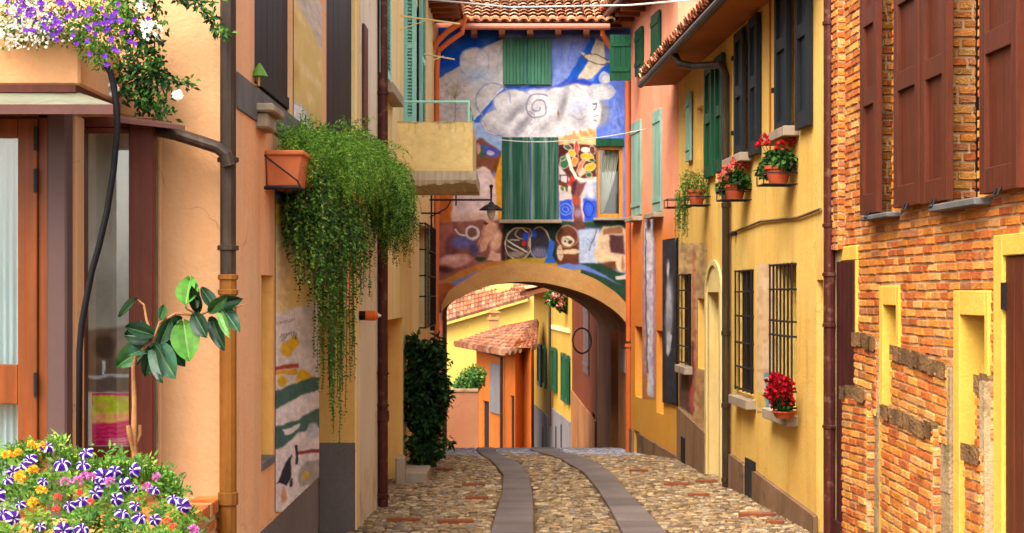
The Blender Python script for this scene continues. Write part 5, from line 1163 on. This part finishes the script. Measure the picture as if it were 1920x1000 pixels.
for i in range(1000):                         # bushy mass above the boxes
    s=9.98+ (random.random()**1.1)*4.9; z=CAMZ+.86+U(-.02,.12)+.07*(s-9.98); w=U(.02,.14 if s<10.6 else .26)
    d=Vector((U(-.05,1.0),U(-.5,.5),U(.1,1.0))); frond(m,FL(s,w,z),d,(U(.2,.32) if s<10.6 else U(.24,.5)),U(1.2,2.4),FERN,.034,.009,.8)
for i in range(520):                         # farther lump leaning out over the lane
    s=U(14.0,17.2); z=CAMZ+1.08+U(-.1,.12)+.03*(s-14); w=U(.02,.28)
    d=Vector((U(.0,1.0),U(-.5,.3),U(.0,.8))); frond(m,FL(s,w,z),d,U(.3,.6),U(1.2,2.6),FERN,.036,.01,.75)
for i in range(230):
    s=U(14.2,17.0); w=U(.1,.42); z=CAMZ+1.05+U(-.15,.1); frond(m,FL(s,w,z),Vector((U(-.1,.7),U(-.3,.2),U(-.4,.3))),U(.35,.8)*(1-.2*abs(s-15.5)),U(2.,3.5),FERN+DK,.036,.011,.62,.014)
m.build('fronds',M['leaf'],fern)
m=MB()
for i in range(330):                         # long trailing strands
    s=10.1+random.random()**1.25*3.3; w=U(.04,.3); z=CAMZ+.75+U(-.1,.1); mx=(1.65-.4*abs(s-11.6))*(random.random()**.8*.75+.3)
    frond(m,FL(s,w,z),Vector((U(-.1,.3),U(-.2,.2),-.4)),mx*U(.3,.8)*(U(.8,1.0)),4,GR+GR+DK+[(160,176,80),(150,160,70)],.042,.02,.88,.02)
for i in range(34):
    s=U(10.9,12.9); w=U(.06,.28); frond(m,FL(s,w,CAMZ+.6),Vector((U(-.05,.12),U(-.15,.15),-.6)),U(.9,1.45),4,GR,.036,.016,.7,.024)
for i in range(9):
    s=U(11.8,12.6); w=U(.1,.22); frond(m,FL(s,w,CAMZ+.5),Vector((.02,0,-.6)),U(1.2,1.8),4,GR,.034,.015,.7,.026)
m.build('trailing_stems',M['leaf'],fern)
# terrace flowers and jasmine
ter=thing('terrace_flowers','white and purple flowers trailing over the peach terrace parapet','flowers',(-2.5,7.8,zz(70,7.8)))
m=MB()
for (x,y,rx,ry,n) in ((60,30,.2,.16,900),(-40,30,.2,.2,300),(140,40,.14,.12,500),(190,70,.12,.16,800),(200,20,.14,.1,400)):
    leafcloud(m,pt(x,y,7.72),(rx,.12,ry),n,.03,.012,GR,.75,.3,.2)
m.build('foliage',M['leaf'],ter)
m=MB()
for _ in range(620):
    x,y=random.gauss(45,42),random.gauss(35,30)
    if y>95-abs(x-30)*.1: continue
    p=pt(x,y,7.62+U(-.05,.05)); 
    for q_ in range(4): m.leaf(p,rv(),Vector((0,-1,.3)),.009,.009,C(240,236,220,.85),0)
m.build('white_blossom',M['petal'],ter)
VIO=[(140,70,190),(118,54,176),(160,90,206),(130,60,200)]
m=MB()
for _ in range(110):
    x,y=random.choice([(random.gauss(115,45),random.gauss(42,24)),(random.gauss(200,26),random.gauss(55,36)),(random.gauss(60,60),random.gauss(15,12))]); 
    if y>130: continue
    p=pt(x,y,7.58+U(-.04,.04)); a0=U(0,6)
    for q_ in range(5):
        a=a0+q_*1.2566; d=Vector((math.cos(a),-.25,math.sin(a))); m.leaf(p,d,Vector((0,-1,.2)),.016,.015,C(*random.choice(VIO),.8),.1)
m.build('purple_blossom',M['petal'],ter)
jas=thing('jasmine_vine','dark leafy climber with white flower clusters hanging over the peach wall','plant',(-2.0,8.3,zz(150,8.3)))
m=MB(); ms=MB()
def vine(pts,Y,n,L,W,sp):
    P=[pt(x,y,Y+U(-.05,.05)) for x,y in pts]; ms.tube(P,.005,5)
    for _ in range(n):
        i=random.randrange(len(P)-1); t=random.random(); p=P[i].lerp(P[i+1],t)+Vector((U(-sp,sp),U(-.06,.04),U(-sp,sp)))
        m.leaf(p,rv()+Vector((0,-.2,-.5)),Vector((U(-.5,.5),-1,.5)),L*U(.6,1.2),W*U(.7,1.2),C(*random.choice(DK+GR[:3]),.72*U(.7,1.2)),.15)
for pts,n,sp in (([(225,-20),(235,50),(250,110),(262,160),(290,200),(312,222)],520,.055),([(255,60),(280,110),(300,150),(330,152),(366,158)],120,.03),([(240,-10),(285,-2),(300,60)],120,.05),([(330,-10),(372,6),(396,30),(408,55),(432,68)],110,.025),([(248,120),(268,170),(268,205)],130,.04),([(235,20),(290,70),(290,130),(310,180)],260,.05),([(215,120),(232,150),(240,185)],90,.035),([(330,-20),(345,-2),(410,5)],60,.03)):
    vine(pts,8.45,n,.045,.02,sp)
m.build('foliage',M['leaf'],jas); ms.build('stem',M['stem'],jas)
for (x,y,r) in ((285,58,.05),(262,8,.04),(333,178,.022),(210,168,.03),(276,50,.03),(60,100,.0)):
    if r==0: continue
    m=MB()
    for _ in range(26):
        p=pt(x,y,8.36)+rv()*r; 
        a0=U(0,6)
        for q_ in range(5): a=a0+q_*1.2566; m.leaf(p,Vector((math.cos(a),-.3,math.sin(a))),Vector((0,-1,.2)),.013,.009,C(240,240,232,.88),.1)
    m.build('blossom',M['petal'],jas)
# rubber plant
rub=thing('rubber_plant','tall rubber plant with a bare pale trunk and large glossy dark green leaves','plant',pt(258,990,7.5))
Y0=7.5
m=MB(); R=lambda x,y,dy=0:pt(x,y,Y0+dy)
m.tube([R(258,1040),R(256,880),R(251,830),R(252,760),R(250,690),R(256,665)],[.021,.018,.015,.012,.010,.009],8)
m.tube([R(252,850),R(243,815,-.02),R(240,798,-.02)],[.012,.011,.010],7); m.tube([R(252,838),R(262,815,.02),R(262,797,.02)],[.011,.010,.009],7)
m.tube([R(256,668),R(275,648),R(288,640),R(300,605),R(330,588),R(372,592),R(400,580),R(425,575)],[.012,.01,.009,.008,.007,.007,.006,.005],6); m.tube([R(288,640),R(275,600),R(270,572),R(258,562)],[.008,.006,.005,.004],6)
m.tube([R(370,590),R(350,580),R(348,575)],.005,6)
m.tube([R(430,578),R(462,571)],[.006,.002],6)
m.build('trunk',M['bark'],rub)
def bigleaf(a,b,w,col,dy0=0,dy1=0,roll=0,back=None):
    m=MB(); A=R(*a,dy0); B_=R(*b,dy1); d=B_-A; L=d.length; d.normalize()
    view=Vector((0,-1,.25)).normalized(); sd=d.cross(view).normalized(); u=sd.cross(d)
    q=Matrix.Rotation(roll,3,d); sd=q@sd; u=q@u; W=w*Y0/F; n=9; V=[];cc=[]
    for i in range(n+1):
        t=i/n; hw=W*.5*math.sin(math.pi*min(1,t*.97+.01))**.62*(1-.25*t)*1.12; cv_=-.10*L*(t*t)
        for k,ss in enumerate((-1,-.5,-.06,.06,.5,1)): V.append(A+d*L*t+sd*hw*ss+u*(abs(ss)*W*.16+cv_-(.004 if abs(ss)<.1 else 0)))
    for i in range(n):
        for k in range(5):
            c=tuple(x*U(.92,1.05) for x in col); c=C(*(tuple(x*.6+y*.4 for x,y in zip(c,(150,176,96))) if k==2 else c),.6)
            m.add([V[i*6+k],V[i*6+k+1],V[(i+1)*6+k+1],V[(i+1)*6+k]],[(0,1,2,3)],0,c)
    m.build('leaf',M['gloss_leaf'],rub,smooth=True)
D1,D2,D3,D4=(40,74,46),(60,104,52),(100,156,54),(70,112,82)
for a,b,w,c,r in [((258,560),(218,594),24,D1,.4),((348,574),(356,517),44,D3,0),((368,578),(370,530),14,D4,.9),((404,580),(378,538),26,D1,.3),((410,570),(452,562),26,D1,.5),((415,575),(448,620),30,D4,-.2),((412,580),(428,632),22,D3,.6),((396,594),(418,656),30,D1,.3),((300,602),(309,570),18,D2,.5),((288,628),(236,612),32,D1,.2),((286,634),(233,627),40,D1,.1),((290,640),(216,686),48,D2,0),((292,640),(340,594),46,D1,-.2),((290,644),(326,708),52,D4,.1),((288,648),(300,716),30,D1,.4),((305,640),(346,686),34,D1,-.3),((344,602),(354,676),56,D3,0),((364,588),(386,632),34,D1,.2),((300,640),(332,668),28,D1,.5),((282,650),(238,664),32,D4,.2),((300,645),(320,598),28,D1,.3),((328,602),(334,646),28,D2,-.2),((372,586),(360,540),24,D1,.2),((392,586),(424,556),24,D2,.4),((288,650),(272,706),30,D1,-.2),((262,600),(276,622),30,D1,.6)]:
    bigleaf(a,b,w,c,U(-.05,.05),U(-.12,.08),r)
m=MB(); m.build if False else None
# petunia planter
plb=thing('brick_planter','low brick planter with a rowlock edge against the peach wall','planter',(-2.4,7.6,gz(7.6)))
ztp_=zz(937,8.5)
m=MB(); Xr=-1.585; m.box(lambda s,w,z:Vector((s,w,z)),-4.2,Xr,5.6,8.64,gz(7)-.3,ztp_-.06); m.build('core',M['mortar'],plb)
m=MB(); bricks(m,lambda u,v,w:Vector((Xr+w,5.6+u,v)),0,3.04,gz(7)-.2,ztp_-.075,(),k=.8)
n=44
for k in range(n):                           # rowlock on the right edge
    y=5.6+k*3.04/n; m.add(*[[(x,yy,z) for z in (ztp_-.065,ztp_+U(-.004,.004)) for yy in (y+.004,y+3.04/n-.006) for x in (Xr-.115,Xr+.02)],[(0,1,3,2),(4,6,7,5),(0,4,5,1),(2,3,7,6),(0,2,6,4),(1,5,7,3)]],0,C(*random.choice(BR),.85*U(.8,1.1)))
for j in range(26):
    for i in range(3):
        x1=Xr-.12-i*.24-(.12 if j%2 else 0); m.add(*[[(x,yy,z) for z in (ztp_-.06,ztp_-.012) for yy in (5.6+j*.117+.004,5.6+j*.117+.11) for x in (x1-.232,x1-.004)],[(0,1,3,2),(4,6,7,5),(0,4,5,1),(2,3,7,6),(0,2,6,4),(1,5,7,3)]],0,C(*random.choice(BR+[(220,170,130)]),.85*U(.85,1.1)))
m.build('brickwork',M['brick'],plb)['kind']='stuff'
pet=thing('petunia_bed','dense bed of purple and white striped petunias with yellow marigolds in the lower left corner','flowers',(-2.2,6.4,zz(1000,6.4)))
m=MB(); PG=[(140,186,58),(112,164,52),(166,202,76),(90,140,56),(72,120,60),(186,212,92),(98,150,72)]
def ptop(x): return np.interp(x,[-60,0,60,110,150,200,260,300,330,345,365],[850,850,838,826,862,868,866,880,905,935,965])
cl=[]
for _ in range(330):
    x=U(-60,366); yt=ptop(x)+4+12*math.sin(x*.11)+8*math.sin(x*.31+1); y=yt+(1080-yt)*random.random()**1.2; cl.append((x,y,6.9-(y-yt)/180*.7+U(-.12,.12),random.choice(PG),U(.7,1.15)))
for (x,y,Y,pc,kk) in cl:
    for _ in range(26):
        p=pt(x+random.gauss(0,9),y+random.gauss(0,8),Y+random.gauss(0,.03)); cc=tuple(q_*.6+w_*.4 for q_,w_ in zip(pc,random.choice(PG)))
        m.leaf(p,Vector((U(-1,1),U(-.9,.3),U(-.3,1))),Vector((U(-.6,.6),-.7,.7)),U(.014,.046),U(.006,.02),C(*cc,.78*kk*U(.75,1.2)),U(0,.25))
for _ in range(240):
    x=U(0,345); yt=ptop(x); p=pt(x,yt+30,6.75); q_=pt(x+U(-10,10),yt-U(-6,14),6.75+U(-.1,.1)); m.tube([p,q_],.0022,4,None,C(120,160,60,.7),False)
    for r_ in range(3): m.leaf(p.lerp(q_,U(.3,1)),Vector((U(-1,1),U(-1,.2),U(-.2,.8))),Vector((0,-1,.6)),U(.015,.03),.009,C(*random.choice(PG),.75),.1)
m.build('foliage',M['leaf'],pet)
def petunia_mesh():
    m=MB(); n=40; rings=(.0,.12,.4,.7,.88,1.0); V=[]; r0=.029*U(.9,1.1); bend=[U(.012,.034) for _ in range(6)]; bend[5]=bend[0]; lop=U(-.006,.006); pha=U(0,6)
    for q_,t in enumerate(rings):
        for k in range(n):
            a=6.2832*k/n; lob=1+.10*math.cos(5*a)*t; rr=r0*t*lob*(1 if q_ else .04)
            f=a/6.2832*5; i0=int(f)%5; bd=bend[i0]*(1-(f-int(f)))+bend[i0+1]*(f-int(f))
            z=-.024+.024*min(1,t/.5)**.8-bd*max(0,t-.42)**1.6*2.2+t*t*(.0022*math.cos(10*a+pha)+.0016*math.cos(17*a))+lop*t*math.cos(a+pha)
            V.append((rr*math.cos(a),rr*math.sin(a),z))
    for q_ in range(len(rings)-1):
        for k in range(n):
            a=6.2832*(k+.5)/n; star=abs(((a/6.2832*5)%1)-.5)*2; tt=(rings[q_]+rings[q_+1])/2
            white=star>(.66+.1*tt) and q_>0; kk=U(.88,1.06); c=C(238,230,240,.85*kk) if white else C(*((84,36,146) if q_ else (50,22,90)),.85*kk)
            m.add([V[q_*n+k],V[q_*n+(k+1)%n],V[(q_+1)*n+(k+1)%n],V[(q_+1)*n+k]],[(0,1,2,3)],0,c)
    m.tube([(0,0,-.05),(0,0,-.02)],[.003,.006],6,None,C(170,160,190,.7),False)
    for q_ in range(5): m.leaf(Vector((0,0,-.045)),Vector((math.cos(q_*1.26),math.sin(q_*1.26),.3)),Vector((0,0,1)),.014,.005,C(110,160,60,.8))
    return m
PBS=[petunia_mesh() for _ in range(5)]; firsts={}
def place(mesh_ob,p,nrm,scale,spin):
    q_=Vector((0,0,1)).rotation_difference(nrm); e=(q_.to_matrix()@Matrix.Rotation(spin,3,'Z')).to_euler()
    mesh_ob.location=p-pet.location; mesh_ob.rotation_euler=e; mesh_ob.scale=(scale,)*3
PX=[(435,155,0),(250,275,0),(760,225,0),(558,310,0),(745,325,-1),(55,465,0),(395,480,1),(1035,385,0),(1180,390,0),(935,450,0),(870,410,0),(1100,530,0),(1390,550,0),(850,590,0),(610,695,0),(735,650,0),(1030,640,0),(1110,760,0),(1230,700,0),(1270,800,0),(1560,630,0),(1620,720,0),(135,830,0),(15,770,0),(170,690,1),(745,900,2),(360,890,1),(570,930,0),(1225,545,1),(190,330,0),(110,400,0),(1380,830,1),(880,520,0),(-40,620,0)]
petobs=[]
for (x,y,ty) in PX:
    vi=random.randrange(5)
    if vi not in firsts: o=firsts[vi]=PBS[vi].build('petunia_blossom',M['petal'],None); o.parent=pet
    else: o=firsts[vi].copy(); COL.objects.link(o); o.parent=pet
    px_,py_=x/4.8,800+y/4.8; Y=6.5-(py_-850)/150*.65-.06
    place(o,pt(px_,py_,Y),Vector((U(-.9,.9),-.8,U(-.1,1.4))).normalized(),(.98 if ty!=1 else .66)*U(.85,1.08),U(0,6))
def pom(name,pal,r,n,sites,k=.85):
    f=None
    for x,y in sites:
        if f is None:
            m=MB(); flowerhead(m,(0,0,0),r,pal,n,k); f=m.build(name,M['petal'],None); f.parent=pet; o=f
        else: o=f.copy(); COL.objects.link(o); o.parent=pet
        px_,py_=x/4.8,800+y/4.8; Y=6.42-(py_-850)/150*.65-.05
        o.location=pt(px_,py_,Y)-pet.location; o.rotation_euler=(U(-.3,.6),U(-.4,.4),U(0,6))
pom('marigold_blossom',[(250,204,30),(246,180,20),(252,216,60)],.017,60,[(65,258),(160,245),(285,170),(380,180),(300,395),(375,580),(298,685),(175,440),(180,470)])
pom('red_blossom',[(236,60,60),(250,100,70),(240,120,110)],.013,34,[(715,605),(815,680),(520,640),(1510,855),(1560,910),(500,750)])
pom('pink_blossom',[(226,120,200),(236,160,210),(216,100,180)],.016,40,[(590,500),(760,450),(700,490),(1410,465),(1320,550),(820,460),(1740,930),(990,500)])
# dark shrub on the step
shr=thing('leafy_shrub','dark green leafy shrub trained up the left wall beside the arch','shrub',FB(21.2,.3,gz(21)+.17))
m=MB()
for (x,y,rx,rz,n) in ((792,690,.22,.33,1500),(800,770,.28,.35,1900),(795,840,.24,.26,1300),(775,650,.1,.16,420),(815,660,.14,.12,380),(828,720,.1,.22,420),(780,740,.2,.5,1200)):
    leafcloud(m,pt(x,y,21.2),(rx*.9,.28,rz),int(n*.6),.095,.055,DK+[(60,104,52),(34,66,36)],.7,.5,.2)
for _ in range(34): leafcloud(m,pt(U(762,838),U(628,860),21.2+U(-.3,.2)),(.1,.1,.1),26,.1,.055,DK+[(78,122,56)],.75,.5,0)
m.build('foliage',M['leaf'],shr)
m=MB()
for x in (785,795,806): m.tube([pt(x,885,21.2),pt(x+U(-4,4),820,21.2),pt(x+U(-10,10),740,21.2)],[.025,.02,.012],6)
m.build('stem',M['bark'],shr)
shp=thing('plant_pot','terracotta pot at the foot of the dark leafy shrub','plant pot',pt(795,893,21.2)); 
m=MB(); c0=pt(795,0,21.2); c0.z=gz(21)+.17; m.lathe(c0,[(0,0),(.12,0),(.15,.16),(.165,.16),(.165,.2),(.14,.2),(0,.17)],16); m.build('pot',M['terracotta2'],shp)
# trailing sprig under balcony, ivy etc
bush=thing('garden_bush','round green bush behind the pink garden wall','bush',pt(878,740,50))
m=MB(); 
for (x,y,rx,rz,n) in ((880,715,.42,.4,900),(865,725,.25,.25,350),(893,705,.3,.35,400)): leafcloud(m,pt(x,y,50),(rx,.4,rz),n,.12,.07,GR+[(80,130,80),(60,110,70)],.7,.2,.3)
m.build('foliage',M['leaf'],bush); m=MB(); m.tube([pt(880,800,50),pt(880,715,50)],[.05,.03],6); m.build('stem',M['bark'],bush)
fb=thing('balcony_geraniums','red and white geraniums on the balcony of the yellow row house beyond the arch','flowers',FQ(48,.4,CAMZ-.2))
m=MB(); 
for (x,y,r,n) in ((1040,560,.3,420),(1052,565,.3,420),(1046,548,.28,300),(1058,575,.2,200)): leafcloud(m,pt(x,y,46.2),(r,.25,r*.75),n,.1,.07,DK+GR,.7,.3,.3)
m.build('foliage',M['leaf'],fb); m=MB()
for _ in range(26): flowerhead(m,pt(1046+random.gauss(0,9),558+random.gauss(0,10),45.9),.055,[(226,70,60),(240,230,226),(236,120,90)],8)
m.build('blossom',M['petal'],fb)
# flower pots of the yellow house
def potplant(lab,x,y,kind,w,h):
    s=FR.s(x,.16); c=FR(s,.16,zz(y,s))
    t=thing('flower_pot',lab,'flower pot',c,'flower pots on the yellow house')
    r=w*.5; m=MB(); m.lathe(c,[(0,0),(r*.68,0),(r*.95,h*.8),(r*1.05,h*.8),(r*1.05,h),(r*.9,h),(0,h*.85)],18); m.build('pot',M['terracotta2'],t)
    m=MB(); L=c+Vector((0,0,h))
    if kind=='ger':
        for (dx,dz,rr,n) in ((0,.06,.17,300),(-.12,.03,.13,170),(.12,.04,.13,170),(-.2,-.04,.1,90)): leafcloud(m,L+Vector((dx*.5,-dx,dz)),(rr*.8,rr,rr*.7),n,.055,.05,DK+GR[:3],.66,.3,.3)
    elif kind=='ger2':
        for (dx,dz,rr,n) in ((0,.06,.13,200),(-.1,.1,.12,120),(.08,.08,.1,100)): leafcloud(m,L+Vector((dx*.3,-dx,dz)),(rr*.6,rr,rr*.8),n,.045,.04,DK+GR[:3],.6,.3,.3)
    else:
        for (dx,dz,rr,n) in ((0,.08,.18,420),(-.1,.12,.15,260),(.08,0,.15,220),(-.16,-.05,.14,200)): leafcloud(m,L+Vector((dx,-dx*.5,dz)),(rr*.9,rr,rr),n,.04,.02,GR+[(140,150,60),(160,140,60)],.7,.3,.3)
        for _ in range(26): frond(m,L+Vector((U(-.28,-.1),U(-.15,.15),U(-.1,.05))),Vector((U(-.2,.1),0,-.5)),U(.25,.75),4,GR,.034,.016,.75,.02)
    m.build('foliage',M['leaf'],t); return t,L
def heads(t,L,sites,pal,r):
    for (dx,dy,dz) in sites:
        m=MB(); p=L+Vector((dx,dy,dz)); flowerhead(m,p,r,pal,24); m.tube([p,p-Vector((dx*.5,dy*.5,dz*.7))],.004,4,None,C(90,130,60,.7)); m.build('blossom',M['petal'],t)
t,L=potplant('terracotta pot of bushy yellow green trailing foliage, leftmost pot on the yellow wall',1306,384,'tra',.24,.2)
t,L=potplant('terracotta pot with coral pink geraniums beside the downpipe on the yellow wall',1378,374,'ger',.26,.17)
heads(t,L,[(-.1,-.12,.16),(.08,-.1,.2),(-.16,-.1,.06),(.02,-.02,.25),(.12,.1,.2)],[(244,120,110),(250,150,130),(236,90,80)],.062)
t,L=potplant('terracotta pot with bright red geraniums, nearest pot on the yellow wall',1459,345,'ger',.27,.18)
heads(t,L,[(-.18,-.1,.2),(-.14,.02,.26),(0,-.14,.18),(.1,-.1,.24),(.16,-.05,.2)],[(214,30,34),(230,50,44),(190,20,30)],.055)
t,L=potplant('terracotta pot of crimson geraniums inside the barred window',1470,784,'ger2',.24,.07)
heads(t,L,[(U(-.12,.04),U(-.28,.22),U(.02,.32)) for _ in range(26)],[(176,12,34),(200,20,48),(150,8,30)],.06)
def holder(lab,x,y,sz):
    s=FR.s(x,.16); c=FR(s,.16,zz(y,s)); t=thing('pot_holder',lab,'bracket',c,'iron pot holders on the yellow house'); m=MB()
    for dz in (-.012,.1):
        for a,b in (((-.17,-.02),(-.17,.34)),((.17,-.02),(.17,.34)),((-.17,.34),(.17,.34))): m.tube([FR(s+a[0],a[1],c.z+dz),FR(s+b[0],b[1],c.z+dz)],.008,6)
    for ds in (-.08,0,.08): m.tube([FR(s+ds,-.02,c.z-.012),FR(s+ds,.34,c.z-.012)],.007,6)
    for ds in (-.17,.17): m.tube([FR(s+ds,.34,c.z-.012),FR(s+ds,.34,c.z+.1)],.007,6)
    m.build('bars',M['iron'],t)
holder('iron holder under the pot of trailing foliage',1306,384,0); holder('iron holder under the coral pink geraniums',1378,374,0); holder('iron holder under the nearest red geraniums',1459,345,0)
holder('empty iron pot holder at the far end of the yellow house',1272,388,0)
# ================================================================ CAMERA, LIGHT, SKY
cam=bpy.data.cameras.new('camera'); co=bpy.data.objects.new('camera',cam); COL.objects.link(co); sc.camera=co
co.location=(0,0,CAMZ); co.rotation_euler=(math.pi/2,0,0); cam.sensor_width=36; cam.lens=F/1920*36; cam.shift_y=(HY-500)/1920
cam.clip_start=.1; cam.clip_end=3000
cam.dof.use_dof=True; cam.dof.focus_distance=10.5; cam.dof.aperture_fstop=9.5
W=bpy.data.worlds.new('World'); sc.world=W; W.use_nodes=True; nt=W.node_tree; bg=nt.nodes['Background']
sky=nt.nodes.new('ShaderNodeTexSky'); sky.sky_type='NISHITA'; sky.sun_disc=False
EL,AZ=math.radians(54),math.radians(210)     # sun high behind the camera, a little to the left
sky.sun_elevation=EL; sky.sun_rotation=AZ; sky.dust_density=4; sky.air_density=1.0; sky.ozone_density=.6
hs=nt.nodes.new('ShaderNodeHueSaturation'); hs.inputs['Saturation'].default_value=.42
nt.links.new(sky.outputs[0],hs.inputs['Color']); nt.links.new(hs.outputs[0],bg.inputs['Color']); bg.inputs['Strength'].default_value=.15
sl=bpy.data.lights.new('sun','SUN'); so=bpy.data.objects.new('sun',sl); COL.objects.link(so); sl.energy=1.3; sl.angle=math.radians(45); sl.color=(1,.94,.84)
dirv=Vector((math.sin(AZ)*math.cos(EL),math.cos(AZ)*math.cos(EL),math.sin(EL)))
so.rotation_euler=dirv.to_track_quat('Z','Y').to_euler()
vs=sc.view_settings; vs.view_transform='Standard'; vs.look='None'; vs.gamma=1; vs.exposure=2.0
sc.cycles.max_bounces=8; sc.cycles.diffuse_bounces=5; sc.cycles.transparent_max_bounces=12
